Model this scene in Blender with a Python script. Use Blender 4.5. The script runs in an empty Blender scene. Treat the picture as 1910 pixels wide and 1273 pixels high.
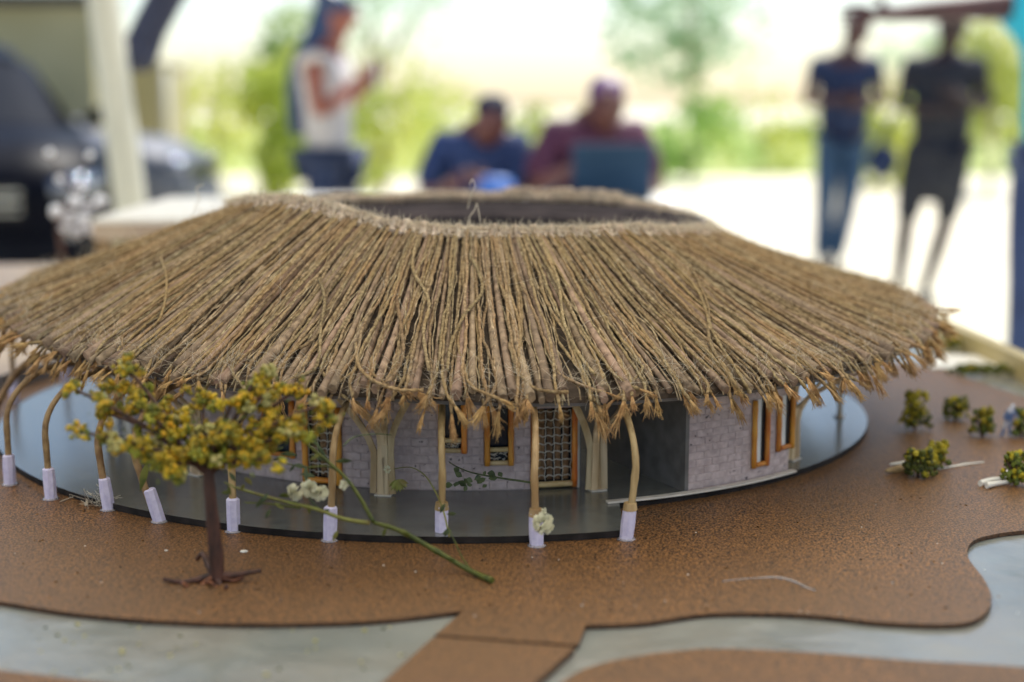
import bpy, bmesh, math, random
import numpy as np
from mathutils import Vector, Matrix, noise
random.seed(7); rng = np.random.default_rng(7)
PI = math.pi; rad = math.radians
SC = bpy.context.scene; COL = SC.collection

# ------------------------------------------------------------------ camera
FPX = 2653.0; PITCH = rad(9.55); CAMZ = 1.125
cam_d = bpy.data.cameras.new('camera'); cam = bpy.data.objects.new('camera', cam_d); COL.objects.link(cam)
cam.location = (0, 0, CAMZ); cam.rotation_euler = (PI/2 - PITCH, 0, 0)
cam_d.lens = 50; cam_d.sensor_width = 36; cam_d.clip_start = 0.05; cam_d.clip_end = 500
cam_d.dof.use_dof = True; cam_d.dof.focus_distance = 1.27; cam_d.dof.aperture_fstop = 2.2
cam_d.dof.aperture_blades = 0
SC.camera = cam
# ------------------------------------------------------------------ sky and sun
SUN_EL = rad(56); SUN_AZ = rad(28)          # sun stands behind the hut, a little to the right
w = bpy.data.worlds.new('World'); SC.world = w; w.use_nodes = True
nt = w.node_tree; nt.nodes.clear()
out = nt.nodes.new('ShaderNodeOutputWorld'); bg = nt.nodes.new('ShaderNodeBackground'); sky = nt.nodes.new('ShaderNodeTexSky')
sky.sky_type = 'NISHITA'; sky.sun_disc = False; sky.sun_elevation = SUN_EL; sky.sun_rotation = SUN_AZ
sky.air_density = 1.0; sky.dust_density = .9; sky.ozone_density = 1.0
bg.inputs[1].default_value = 0.12
nt.links.new(sky.outputs[0], bg.inputs[0]); nt.links.new(bg.outputs[0], out.inputs[0])
sl = bpy.data.lights.new('sun', 'SUN'); sl.energy = 5.0; sl.angle = rad(0.5); sl.color = (1, 0.95, 0.86)
so = bpy.data.objects.new('sun', sl); COL.objects.link(so)
sdir = Vector((math.sin(SUN_AZ)*math.cos(SUN_EL), math.cos(SUN_AZ)*math.cos(SUN_EL), math.sin(SUN_EL)))
so.rotation_euler = sdir.to_track_quat('Z', 'Y').to_euler()
SC.view_settings.view_transform = 'Standard'; SC.view_settings.look = 'None'
SC.view_settings.exposure = 0.62; SC.view_settings.gamma = 1

# ------------------------------------------------------------------ helpers
def ray(px, py):
    u = (px-955)/FPX; v = (636.5-py)/FPX
    return Vector((u, math.cos(PITCH)+v*math.sin(PITCH), -math.sin(PITCH)+v*math.cos(PITCH)))
def at_z(px, py, z):
    d = ray(px, py); return d*((z-CAMZ)/d.z) + Vector((0, 0, CAMZ))
def at_y(px, py, y):
    d = ray(px, py); return d*(y/d.y) + Vector((0, 0, CAMZ))
def lin(c):
    return tuple(((x/255)/12.92 if x/255 <= .04045 else ((x/255+.055)/1.055)**2.4) for x in c)
def wloc(o):
    v = Vector((0, 0, 0))
    while o is not None: v = v + Vector(o.location); o = o.parent
    return v
def tag(o, label=None, cat=None, group=None, kind=None):
    if label: o['label'] = label
    if cat: o['category'] = cat
    if group: o['group'] = group
    if kind: o['kind'] = kind
    return o
def thing(name, label, cat, loc=(0, 0, 0), rz=0, group=None):
    o = bpy.data.objects.new(name, None); COL.objects.link(o); o.empty_display_size = .02
    o.location = loc; o.rotation_euler = (0, 0, rz)
    return tag(o, label, cat, group)
class MB:
    def __init__(s): s.v = []; s.f = []
    def add(s, v, f):
        n = len(s.v); s.v.extend([tuple(p) for p in v]); s.f.extend([tuple(i+n for i in q) for q in f]); return s
    def box(s, c, size, rz=0):
        hx, hy, hz = size[0]/2, size[1]/2, size[2]/2; ca, sa = math.cos(rz), math.sin(rz)
        v = []
        for z in (-hz, hz):
            for x, y in ((-hx, -hy), (hx, -hy), (hx, hy), (-hx, hy)):
                v.append((c[0]+x*ca-y*sa, c[1]+x*sa+y*ca, c[2]+z))
        return s.add(v, [(3, 2, 1, 0), (4, 5, 6, 7), (0, 1, 5, 4), (1, 2, 6, 5), (2, 3, 7, 6), (3, 0, 4, 7)])
    def prism(s, poly, z0, z1):
        n = len(poly); v = [(p[0], p[1], z0) for p in poly] + [(p[0], p[1], z1) for p in poly]
        f = [tuple(range(n-1, -1, -1)), tuple(range(n, 2*n))] + [(i, (i+1) % n, n+(i+1) % n, n+i) for i in range(n)]
        return s.add(v, f)
    def tube(s, pts, r, sides=8, twist=0.0, flat=1.0, lobes=0.0, cap=True, ref=None):
        P = np.array([tuple(p) for p in pts], float); n = len(P)
        R = np.full(n, r) if np.isscalar(r) else np.array(r, float)
        T = np.gradient(P, axis=0); T /= np.linalg.norm(T, axis=1)[:, None]+1e-12
        a = np.array(ref if ref is not None else ((0, 0, 1) if abs(T[0][2]) < .9 else (1, 0, 0)), float)
        V = []; k = np.arange(sides)*2*PI/sides
        for i in range(n):
            a = a - T[i]*a.dot(T[i]); a /= np.linalg.norm(a)+1e-12; b = np.cross(T[i], a)
            ang = k+twist*i
            rr = R[i]*(1+lobes*np.cos(2*k))
            V.append(P[i] + np.outer(np.cos(ang)*rr, a) + np.outer(np.sin(ang)*rr*flat, b))
        V = np.concatenate(V)
        F = [(i*sides+j, i*sides+(j+1) % sides, (i+1)*sides+(j+1) % sides, (i+1)*sides+j) for i in range(n-1) for j in range(sides)]
        if cap: F += [tuple(range(sides-1, -1, -1)), tuple((n-1)*sides+j for j in range(sides))]
        return s.add(V, F)
    def ribbonbox(s, pts, wdt, thk, wdir):       # rectangular strip along a path; wdir = width direction
        P = [Vector(p) for p in pts]; V = []
        for i, p in enumerate(P):
            t = (P[min(i+1, len(P)-1)]-P[max(i-1, 0)]).normalized(); a = (Vector(wdir)-t*t.dot(Vector(wdir))).normalized(); b = t.cross(a)
            for x, y in ((-1, -1), (1, -1), (1, 1), (-1, 1)): V.append(p+a*x*wdt/2+b*y*thk/2)
        F = [(i*4+j, i*4+(j+1) % 4, i*4+4+(j+1) % 4, i*4+4+j) for i in range(len(P)-1) for j in range(4)]
        m = len(P)*4-4; F += [(3, 2, 1, 0), (m, m+1, m+2, m+3)]
        return s.add(V, F)
    def build(s, name, mat, parent=None, smooth=False, local=False, origin=None):
        o0 = Vector((0, 0, 0)) if local else (wloc(parent) if parent else Vector((0, 0, 0)))
        org = Vector(origin) if origin is not None else o0
        me = bpy.data.meshes.new(name)
        me.from_pydata([(p[0]-org[0], p[1]-org[1], p[2]-org[2]) for p in s.v], [], s.f); me.update()
        if smooth: me.polygons.foreach_set('use_smooth', [len(f) <= 4 for f in s.f])
        if mat: me.materials.append(mat)
        o = bpy.data.objects.new(name, me); COL.objects.link(o); o.parent = parent
        if origin is not None: o.location = org-o0
        return o
def fibers(P, r, name, mat, parent=None):       # P: N x S x 3, thin three-sided tubes, vectorised
    N, S, _ = P.shape
    T = np.gradient(P, axis=1); T /= np.linalg.norm(T, axis=2)[:, :, None]+1e-12
    a = rng.normal(size=(N, 1, 3)); a = a - T*(a*T).sum(2)[:, :, None]; a /= np.linalg.norm(a, axis=2)[:, :, None]+1e-12
    b = np.cross(T, a); k = np.arange(3)*2*PI/3
    R = (r if not np.isscalar(r) else np.full(N, r))[:, None]*np.linspace(1, .35, S)[None, :]
    V = P[:, :, None, :] + (np.cos(k)[None, None, :, None]*a[:, :, None, :] + np.sin(k)[None, None, :, None]*b[:, :, None, :])*R[:, :, None, None]
    o0 = np.array(wloc(parent)) if parent else np.zeros(3)
    V = (V-o0).reshape(-1, 3)
    base = (np.arange(N)*S*3)[:, None, None]+(np.arange(S-1)*3)[None, :, None]
    j = np.arange(3); q = np.stack([base+j, base+(j+1) % 3, base+3+(j+1) % 3, base+3+j], -1).reshape(-1, 4)
    me = bpy.data.meshes.new(name); me.vertices.add(len(V)); me.vertices.foreach_set('co', V.ravel())
    me.loops.add(q.size); me.loops.foreach_set('vertex_index', q.ravel().astype(np.int32))
    me.polygons.add(len(q)); me.polygons.foreach_set('loop_start', np.arange(len(q), dtype=np.int32)*4)
    me.polygons.foreach_set('loop_total', np.full(len(q), 4, np.int32)); me.update(calc_edges=True)
    me.materials.append(mat); o = bpy.data.objects.new(name, me); COL.objects.link(o); o.parent = parent
    tag(o, kind='stuff'); return o

# ------------------------------------------------------------------ materials
def mat(name, c1, c2=None, scale=50, rough=.6, detail=4, bump=0, bscale=None, spread=(.35, .65), objrand=0, metal=0, spec=.5,
        trans=0, ior=None, c3=None, c3scale=5, c3f=1, c3r=(.42, .62), stretch=None, sheen=0, coat=0, subt=0):
    m = bpy.data.materials.new(name); m.use_nodes = True; n = m.node_tree.nodes; L = m.node_tree.links
    b = n['Principled BSDF']; b.inputs['Roughness'].default_value = rough; b.inputs['Metallic'].default_value = metal
    b.inputs['Specular IOR Level'].default_value = spec; b.inputs['Transmission Weight'].default_value = trans
    b.inputs['Coat Weight'].default_value = coat; b.inputs['Coat Roughness'].default_value = .10
    if sheen:
        b.inputs['Sheen Weight'].default_value = sheen; b.inputs['Sheen Roughness'].default_value = .35; b.inputs['Sheen Tint'].default_value = (1, .93, .85, 1)
    if ior: b.inputs['IOR'].default_value = ior
    tc = n.new('ShaderNodeTexCoord'); src = tc.outputs['Object']
    if stretch:
        mp = n.new('ShaderNodeMapping'); mp.inputs['Scale'].default_value = stretch; L.new(src, mp.inputs[0]); src = mp.outputs[0]
    if objrand:
        ol = n.new('ShaderNodeObjectInfo'); va = n.new('ShaderNodeVectorMath'); va.operation = 'MULTIPLY_ADD'; va.inputs[1].default_value = (17, 17, 17)
        L.new(ol.outputs['Location'], va.inputs[0]); L.new(src, va.inputs[2]); src = va.outputs[0]
    def nz(sc, det=detail):
        t = n.new('ShaderNodeTexNoise'); t.inputs['Scale'].default_value = sc; t.inputs['Detail'].default_value = det; L.new(src, t.inputs['Vector']); return t
    colr = None
    if c2:
        r = n.new('ShaderNodeValToRGB'); r.color_ramp.elements[0].position, r.color_ramp.elements[1].position = spread
        r.color_ramp.elements[0].color = (*c1, 1); r.color_ramp.elements[1].color = (*c2, 1)
        L.new(nz(scale).outputs[0], r.inputs[0]); colr = r.outputs[0]
        if c3:
            r3 = n.new('ShaderNodeMapRange'); r3.inputs[1].default_value = c3r[0]; r3.inputs[2].default_value = c3r[1]; r3.inputs[4].default_value = c3f
            L.new(nz(c3scale, 3).outputs[0], r3.inputs[0])
            mx = n.new('ShaderNodeMix'); mx.data_type = 'RGBA'; L.new(r3.outputs[0], mx.inputs[0]); L.new(colr, mx.inputs[6]); mx.inputs[7].default_value = (*c3, 1); colr = mx.outputs[2]
    if objrand:
        oi = n.new('ShaderNodeObjectInfo'); hs = n.new('ShaderNodeHueSaturation'); mr = n.new('ShaderNodeMapRange')
        mr.inputs[3].default_value = 1-objrand; mr.inputs[4].default_value = 1+objrand; L.new(oi.outputs['Random'], mr.inputs[0]); L.new(mr.outputs[0], hs.inputs['Value'])
        m2 = n.new('ShaderNodeMath'); m2.operation = 'MULTIPLY'; m2.inputs[1].default_value = 7.31; L.new(oi.outputs['Random'], m2.inputs[0])
        m3 = n.new('ShaderNodeMath'); m3.operation = 'FRACT'; L.new(m2.outputs[0], m3.inputs[0])
        m4 = n.new('ShaderNodeMapRange'); m4.inputs[3].default_value = .5-.05*objrand; m4.inputs[4].default_value = .5+.04*objrand; L.new(m3.outputs[0], m4.inputs[0]); L.new(m4.outputs[0], hs.inputs['Hue'])
        if colr: L.new(colr, hs.inputs['Color'])
        else: hs.inputs['Color'].default_value = (*c1, 1)
        colr = hs.outputs[0]
    if colr: L.new(colr, b.inputs['Base Color'])
    else: b.inputs['Base Color'].default_value = (*c1, 1)
    if bump:
        bp = n.new('ShaderNodeBump'); bp.inputs['Strength'].default_value = min(1, bump*1.0); bp.inputs['Distance'].default_value = .001*max(1, bump)
        L.new(nz(bscale or scale).outputs[0], bp.inputs['Height']); L.new(bp.outputs[0], b.inputs['Normal'])
    if subt:
        tr = n.new('ShaderNodeBsdfTranslucent'); ms = n.new('ShaderNodeMixShader'); ms.inputs[0].default_value = subt
        if colr: L.new(colr, tr.inputs[0])
        else: tr.inputs[0].default_value = (*c1, 1)
        L.new(b.outputs[0], ms.inputs[1]); L.new(tr.outputs[0], ms.inputs[2]); L.new(ms.outputs[0], n['Material Output'].inputs[0])
    return m
M = {}
M['cork'] = mat('cork', (.011, .005, .002), (.33, .155, .050), 560, .46, 3, .8, 560, (.41, .60), c3=(.12, .062, .024), c3scale=6, c3f=.4, spec=.42, sheen=.05)
M['cork_edge'] = mat('cork_edge', (.03, .014, .008), (.12, .06, .03), 300, .8)
M['board'] = mat('board', (.17, .19, .185), (.28, .295, .28), 9, .20, 6, 1.6, 30, c3=(.24, .24, .22), c3scale=12, spec=.8)
M['deck'] = mat('deck', (.12, .128, .122), (.15, .156, .148), 14, .20, 4, .05, 900, spec=.9, ior=1.8)
M['deck_edge'] = mat('deck_edge', (.012, .010, .010), (.03, .025, .025), 60, .8, spec=.2)
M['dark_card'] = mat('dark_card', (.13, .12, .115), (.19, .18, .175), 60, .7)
M['roofcard'] = mat('roofcard', (.035, .025, .018), (.10, .07, .05), 90, .85)
M['inner_ring'] = mat('inner_ring', (.07, .055, .06), (.15, .12, .125), 25, .6, stretch=(1, 1, 8))
M['roll'] = mat('roll', (.15, .10, .065), (.42, .30, .20), 120, .8, 5, .6, 400, objrand=.30, c3=(.30, .21, .15), c3scale=30, c3f=.6)
M['twine'] = mat('twine', (.20, .135, .068), (.56, .42, .24), 260, .85, 6, 1, 1200, objrand=.2, c3=(.42, .26, .11), c3scale=18, c3f=.5, subt=.12)
M['fine'] = mat('fine', (.26, .18, .10), (.62, .50, .32), 200, .85, objrand=.25, subt=.15)
M['tuft'] = mat('tuft', (.38, .21, .08), (.70, .47, .22), 150, .8, objrand=.15, subt=.15)
M['twine_rim_lit'] = mat('twine_rim_lit', (.58, .44, .33), (.92, .79, .66), 200, .85, 5, 1, 900, objrand=.2, subt=.2)  # paler than the roof twine: light from behind and above put into the colour
M['fiber'] = mat('fiber', (.45, .32, .17), (.70, .55, .36), 60, .6, subt=.3)
M['fiber_pale'] = mat('fiber_pale', (.84, .76, .63), None, 60, .6, subt=.3)
M['brick'] = mat('brick', (.46, .365, .365), (.62, .51, .51), 140, .75, 5, .8, 500, objrand=.06, c3=(.10, .08, .09), c3scale=190, c3r=(.66, .70))
M['mortar'] = mat('mortar', (.42, .33, .33), (.56, .46, .46), 120, .85, 4, .8, 400)
M['bamboo'] = mat('bamboo', (.55, .15, .015), (.80, .36, .06), 90, .42, 4, .3, 300, objrand=.2, stretch=(1, 1, .3))
M['pale_wood'] = mat('pale_wood', (.52, .36, .16), (.68, .52, .28), 80, .5, 4, .3, 300, objrand=.1)
M['pane'] = mat('pane', (.012, .017, .025), None, rough=.12)
M['painted_bright_pane'] = mat('painted_bright_pane', (.80, .82, .82), (.9, .9, .9), 30, .15)  # white paint stands for the bright outdoors seen through the right windows
M['lace'] = mat('lace', (.75, .70, .62), (.5, .45, .38), 300, .8)
M['reed'] = mat('reed', (.14, .075, .03), (.34, .21, .10), 200, .7, objrand=.3)
M['strip'] = mat('strip', (.42, .29, .15), (.70, .56, .37), 90, .75, 5, .7, 300, objrand=.2, stretch=(1, 1, .15))
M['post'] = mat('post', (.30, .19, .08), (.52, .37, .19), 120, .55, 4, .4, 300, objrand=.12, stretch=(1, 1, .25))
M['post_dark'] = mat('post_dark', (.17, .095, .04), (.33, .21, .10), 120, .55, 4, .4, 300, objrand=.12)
M['paper'] = mat('paper', (.60, .56, .80), (.72, .68, .90), 200, .7, 3, .4, 600, objrand=.05)
M['glue'] = mat('glue', (.75, .70, .70), None, rough=.1, trans=.7)
M['white'] = mat('white', (.78, .77, .73), (.85, .84, .80), 40, .5)
M['strip_white'] = mat('strip_white', (.60, .55, .50), (.75, .70, .64), 60, .5)
M['bark'] = mat('bark', (.030, .012, .009), (.10, .040, .028), 160, .6, 5, 1, 300, stretch=(1, 1, .3))
M['copper'] = mat('copper', (.26, .10, .05), (.07, .025, .015), 150, .4, metal=.4)
M['bud_y'] = mat('bud_y', (.68, .38, .008), (.50, .38, .02), 230, .6, objrand=.22, c3=(.11, .13, .012), c3scale=150, subt=.15)
M['bud_g'] = mat('bud_g', (.12, .15, .012), (.42, .40, .04), 260, .6, objrand=.22, subt=.15)
M['bud_p'] = mat('bud_p', (.62, .54, .22), (.30, .30, .08), 260, .6, objrand=.15, subt=.15)
M['moss_g'] = mat('moss_g', (.03, .045, .008), (.15, .18, .02), 200, .7, objrand=.3, subt=.1)
M['moss_y'] = mat('moss_y', (.16, .15, .01), (.55, .42, .02), 200, .7, objrand=.2, subt=.1)
M['stem'] = mat('stem', (.045, .065, .006), (.14, .15, .018), 90, .5, subt=.1)
M['stem_br'] = mat('stem_br', (.16, .13, .03), (.22, .24, .05), 90, .5)
M['leaf_dk'] = mat('leaf_dk', (.025, .045, .015), (.10, .13, .05), 150, .55)
M['petal'] = mat('petal', (.62, .60, .42), (.80, .78, .62), 200, .7, subt=.2)
M['beige_sheet'] = mat('beige_sheet', (.44, .34, .25), (.56, .45, .34), 200, .5, c3=(.40, .31, .24), c3scale=6)
M['grey_edge'] = mat('grey_edge', (.16, .16, .17), (.24, .23, .24), 50, .6)
M['rimwood'] = mat('rimwood', (.45, .36, .15), (.60, .50, .25), 30, .45, stretch=(1, .1, 1))
M['concrete'] = mat('concrete', (.62, .55, .40), (.74, .67, .52), .8, .55, 6, .5, 30, c3=(.62, .60, .42), c3scale=.15)
M['lawn'] = mat('lawn', (.22, .30, .05), (.42, .46, .12), 2.5, .8, 6)
M['canvas'] = mat('canvas', (.78, .73, .62), (.84, .79, .68), 3, .8, subt=.62)
M['pole'] = mat('pole', (.44, .45, .41), (.52, .53, .48), 3, .4)
M['navy_cloth'] = mat('navy_cloth', (.010, .016, .05), (.018, .026, .07), 8, .7)

# ================================================================== the setting
GZ = .754                                    # cork top
gb = MB(); gb.add([(-150, -60, 0), (150, -60, 0), (150, 220, 0), (-150, 220, 0)], [(0, 1, 2, 3)])
tag(gb.build('ground', M['concrete']), kind='structure')
gl = MB(); gl.add([(-60, 23, .004), (70, 21, .004), (70, 75, .004), (-60, 75, .004)], [(0, 1, 2, 3)])
tag(gl.build('lawn', M['lawn']), kind='structure')

# board on a table
tb = thing('display_table', 'long low-lit table that carries the painted baseboard of the model', 'table', (-.3, 1.6, 0))
MB().box((-.30, 1.55, .705), (2.2, 3.0, .05)).build('tabletop', M['white'], tb)
for x in (-1.3, .7):
    for y in (.15, 2.95): MB().box((x, y, .34), (.06, .06, .68)).build('leg', M['navy_cloth'], tb)
bd = thing('model_baseboard', 'silver-grey painted baseboard of the model, edged by a pale wooden strip', 'baseboard', (-.3, 1.6, .73))
MB().prism([(-1.42, -.02), (.74, -.02), (.69, 2.0), (.655, 2.75), (.3, 3.12), (-1.42, 3.12)], .7305, .750).build('painted_panel', M['board'], bd)
MB().ribbonbox([(.752, 0, .762), (.735, .8, .762), (.703, 1.9, .762), (.664, 2.75, .762)], .022, .040, (1, 0, 0)).build('wood_edging', M['rimwood'], bd)

def sheet(name, pts, z0, z1, m, label, cat):
    b = MB().prism([tuple(p)[:2] for p in pts], z0, z1); o = b.build(name, m)
    o.data.materials.append(M['cork_edge'])
    for p in o.data.polygons:
        if abs(p.normal.z) < .5: p.material_index = 1
    return tag(o, kind='structure')
def smooth_pts(pts, n=6):
    P = [Vector(p) for p in pts]; r = []
    for i in range(len(P)-1):
        a, b, c, d = P[max(i-1, 0)], P[i], P[i+1], P[min(i+2, len(P)-1)]
        for k in range(n):
            t = k/n; r.append(.5*((2*b)+(c-a)*t+(2*a-5*b+4*c-d)*t*t+(3*b-a-3*c+d)*t**3))
    r.append(P[-1]); return r
Lp = smooth_pts([at_z(x, y, GZ) for x, y in ((-420, 1060), (-150, 1098), (0, 1122), (150, 1145), (330, 1159), (500, 1163), (700, 1157), (865, 1139))])
Lp2 = [at_z(812, 1184, GZ), at_z(1078, 1203, GZ)]
Rp = smooth_pts([at_z(x, y, GZ) for x, y in ((1092, 1166), (1200, 1161), (1330, 1144), (1500, 1146), (1650, 1161), (1780, 1164), (1830, 1150), (1850, 1118), (1835, 1080), (1806, 1040), (1812, 1012), (1850, 998), (1930, 988), (2250, 960))])
back = [Vector((.66, 1.75, 0)), Vector((.60, 1.98, 0)), Vector((.35, 2.2, 0)), Vector((.1, 2.5, 0)), Vector((-.4, 2.4, 0)), Vector((-.75, 1.95, 0)), Vector((-.72, 1.62, 0)), Vector((-.80, 1.5, 0)), Vector((-1.1, 1.2, 0))]
sheet('cork_lawn', Lp+Lp2+Rp+back, .7505, GZ, M['cork'], '', '')
sheet('cork_path', [at_z(809, 1191, GZ), at_z(1072, 1211, GZ), at_z(985, 1290, GZ), at_z(880, 1420, GZ), at_z(560, 1420, GZ), at_z(715, 1275, GZ)], .7505, GZ+.0012, M['cork'], '', '')
sheet('cork_ground', smooth_pts([at_z(x, y, GZ) for x, y in ((1010, 1300), (1090, 1248), (1200, 1222), (1330, 1210), (1500, 1216), (1700, 1232), (1960, 1250), (2200, 1300))])+[at_z(1900, 1500, GZ), at_z(1050, 1500, GZ)], .7505, GZ, M['cork'], '', '')
sheet('cork_ground', smooth_pts([at_z(x, y, GZ) for x, y in ((-300, 1215), (0, 1250), (150, 1268), (400, 1300))])+[at_z(300, 1420, GZ), at_z(-300, 1420, GZ)], .7505, GZ, M['cork'], '', '')
# raised terrace at the left and a white painted road on it
TZ = .777
tr = MB().prism([(-.66, 1.80), (-.80, 1.68), (-1.40, 1.54), (-1.40, 3.08), (.1, 3.08), (.1, 2.6), (-.45, 2.5)], .7505, TZ).build('terrace', M['beige_sheet'])
tr.data.materials.append(M['grey_edge'])
for p in tr.data.polygons:
    if abs(p.normal.z) < .5: p.material_index = 1
tag(tr, kind='structure')
rd = MB().ribbonbox(smooth_pts([(-1.38, 2.20, TZ+.002), (-1.0, 2.38, TZ+.002), (-.7, 2.62, TZ+.002), (-.3, 2.85, TZ+.002)], 5), .12, .003, (.4, -1, 0)).build('road', M['white'])
tag(rd, kind='structure')
rv = MB().prism([tuple(p)[:2] for p in (at_z(1735, 690, GZ), at_z(1860, 688, GZ), at_z(1850, 668, GZ), at_z(1750, 664, GZ))], GZ+.0005, GZ+.003).build('stream', M['white']); tag(rv, kind='structure')

# ================================================================== the hut
CX, CY = -.047, 1.72
def pol(phi, r, z=0):                         # phi in degrees from the side that faces the viewer, to the right
    a = rad(phi); return Vector((CX+r*math.sin(a), CY-r*math.cos(a), z))
def on_cyl(px, py, r):                        # where a sight line meets the wall of radius r
    d = ray(px, py); o = Vector((-CX, -CY)); dd = Vector((d.x, d.y))
    A = dd.dot(dd); B = 2*o.dot(dd); Cc = o.dot(o)-r*r
    t = (-B-math.sqrt(max(0, B*B-4*A*Cc)))/(2*A); p = d*t+Vector((0, 0, CAMZ))
    return math.degrees(math.atan2(p.x-CX, -(p.y-CY))), p.z
def pbox(mb, r0, r1, f0, f1, z0, z1, n=None):
    n = n or max(1, int(abs(f1-f0)/4)); V = []
    for i in range(n+1):
        f = f0+(f1-f0)*i/n
        for r, z in ((r0, z0), (r1, z0), (r1, z1), (r0, z1)): V.append(pol(f, r, z))
    F = [(i*4+j, i*4+(j+1) % 4, i*4+4+(j+1) % 4, i*4+4+j) for i in range(n) for j in range(4)]
    F += [(0, 3, 2, 1), (n*4, n*4+1, n*4+2, n*4+3)]
    mb.add(V, F); return mb
hut = thing('thatched_hut_model', 'round model hut with open ring roof thatched in jute twine over pale brick walls', 'model building', (CX, CY, GZ))
DZ = .7605
# floor plate: disc plus veranda
pl = []
for i in range(121):
    f = -150+i*(360/120.)
    if f > 180: break
    if -118 <= f <= 15.4: pl.append(pol(f, .556))
    elif f > 15.4: pl.append(pol(f, .472))
    else: pl.append(pol(f, .50))
for f in range(183, 210, 3): pl.append(pol(f, .472))
fp = MB().prism([tuple(p)[:2] for p in pl], GZ+.0004, DZ).build('floor_plate', M['deck'], hut)
fp.data.materials.append(M['deck_edge'])
for p in fp.data.polygons:
    if abs(p.normal.z) < .5: p.material_index = 1
b = MB(); pbox(b, .470, .4765, 16.5, 44, DZ+.0003, DZ+.0022, 12); b.build('trim_strip', M['strip_white'], hut)

RR, RE, ZR, ZE = .280, .538, .988, .884       # rim and eaves of the board under the thatch
def warp(phi, t):                             # the handmade ring rises at its left shoulder
    d = (phi+43+180) % 360-180; e = (phi-88+180) % 360-180; g = (phi+75+180) % 360-180
    return (.027*math.exp(-(d/26.)**2)-.020*math.exp(-(e/34.)**2)+.006*math.exp(-(g/26.)**2))*(1-t)**1.3
def roof_z(phi, r):
    t = (r-RR)/(RE-RR); return ZR+(ZE-ZR)*t + (-.002-.006*math.sin(rad(phi)))*math.sin(PI*min(1, max(0, t))) + .0032*noise.noise(Vector((3*math.sin(rad(phi)), 3*math.cos(rad(phi)), 2.2*t))) + warp(phi, min(1, max(0, t))) + (.023*math.exp(-((phi+90)/34)**2)-.012*math.exp(-((phi-24)/40)**2))*min(1, max(0, t))**2
NR = 96; V = []; F = []
for i in range(NR):
    f = i*360/NR-180
    for r, dz in ((RR, 0), (.37, 0), (.46, 0), (RE-.004, 0), (RE-.004, -.005), (.46, -.005), (.37, -.005), (RR, -.005)):
        V.append(pol(f, r, roof_z(f, r)+dz))
for i in range(NR):
    for j in range(8): F.append((i*8+j, i*8+(j+1) % 8, ((i+1) % NR)*8+(j+1) % 8, ((i+1) % NR)*8+j))
roof = MB().add(V, F).build('roof', M['roofcard'], hut)
b = MB(); pbox(b, .2745, .2785, -180, 180, .925, .986, 96); b.build('ring_beam', M['inner_ring'], hut)
b = MB(); pbox(b, .262, .2735, -180, 180, .966, .9705, 96); b.build('inner_ledge', M['inner_ring'], hut)
V = []; F = []
for i in range(NR):
    f = i*360/NR-180; z = roof_z(f, .530)-.0052
    for rr_, zz in ((.527, z), (.531, z), (.531, z-.005), (.527, z-.005)): V.append(pol(f, rr_, zz))
for i in range(NR):
    for j in range(4): F.append((i*4+j, i*4+(j+1) % 4, ((i+1) % NR)*4+(j+1) % 4, ((i+1) % NR)*4+j))
MB().add(V, F).build('eaves_fascia', M['dark_card'], hut)

# --- walls with real openings, clad in single bricks
RW, RG = .410, .4645
WT, WTG = .922, .897
def cyl_rect(x0, y0, x1, y1, r):
    a, z1 = on_cyl(x0, (y0+y1)/2, r); c, _ = on_cyl(x1, (y0+y1)/2, r)
    _, zt = on_cyl((x0+x1)/2, y0, r); _, zb = on_cyl((x0+x1)/2, y1, r)
    return [a, c, zb, zt]
win = {'w1': cyl_rect(818, 752, 871, 845, RW), 'w2': cyl_rect(903, 752, 958, 868, RW), 'd1': cyl_rect(990, 762, 1076, 914, RW),
       'd2': cyl_rect(566, 758, 638, 905, RW), 'w3': cyl_rect(492, 745, 551, 851, RW), 'w4': cyl_rect(268, 712, 318, 790, RW)}
winr = {'r1': cyl_rect(1401, 745, 1432, 870, RG), 'r2': cyl_rect(1447, 738, 1478, 838, RG)}
for d in (win, winr):
    for k, v in d.items():
        if k[0] == 'd': v[2] = DZ+.001
brick_me = {}
def brick_mesh(L_, H_):
    key = (round(L_, 4), round(H_, 4))
    if key not in brick_me:
        bm = bmesh.new(); bmesh.ops.create_cube(bm, size=1)
        for v in bm.verts: v.co = Vector((v.co.x*L_, v.co.y*.0018, v.co.z*H_))
        bmesh.ops.bevel(bm, geom=[e for e in bm.edges if all(v.co.y < 0 for v in e.verts)], offset=.0005, segments=1, affect='EDGES')
        me = bpy.data.meshes.new('brick'); bm.to_mesh(me); bm.free(); me.materials.append(M['brick']); brick_me[key] = me
    return brick_me[key]
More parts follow.
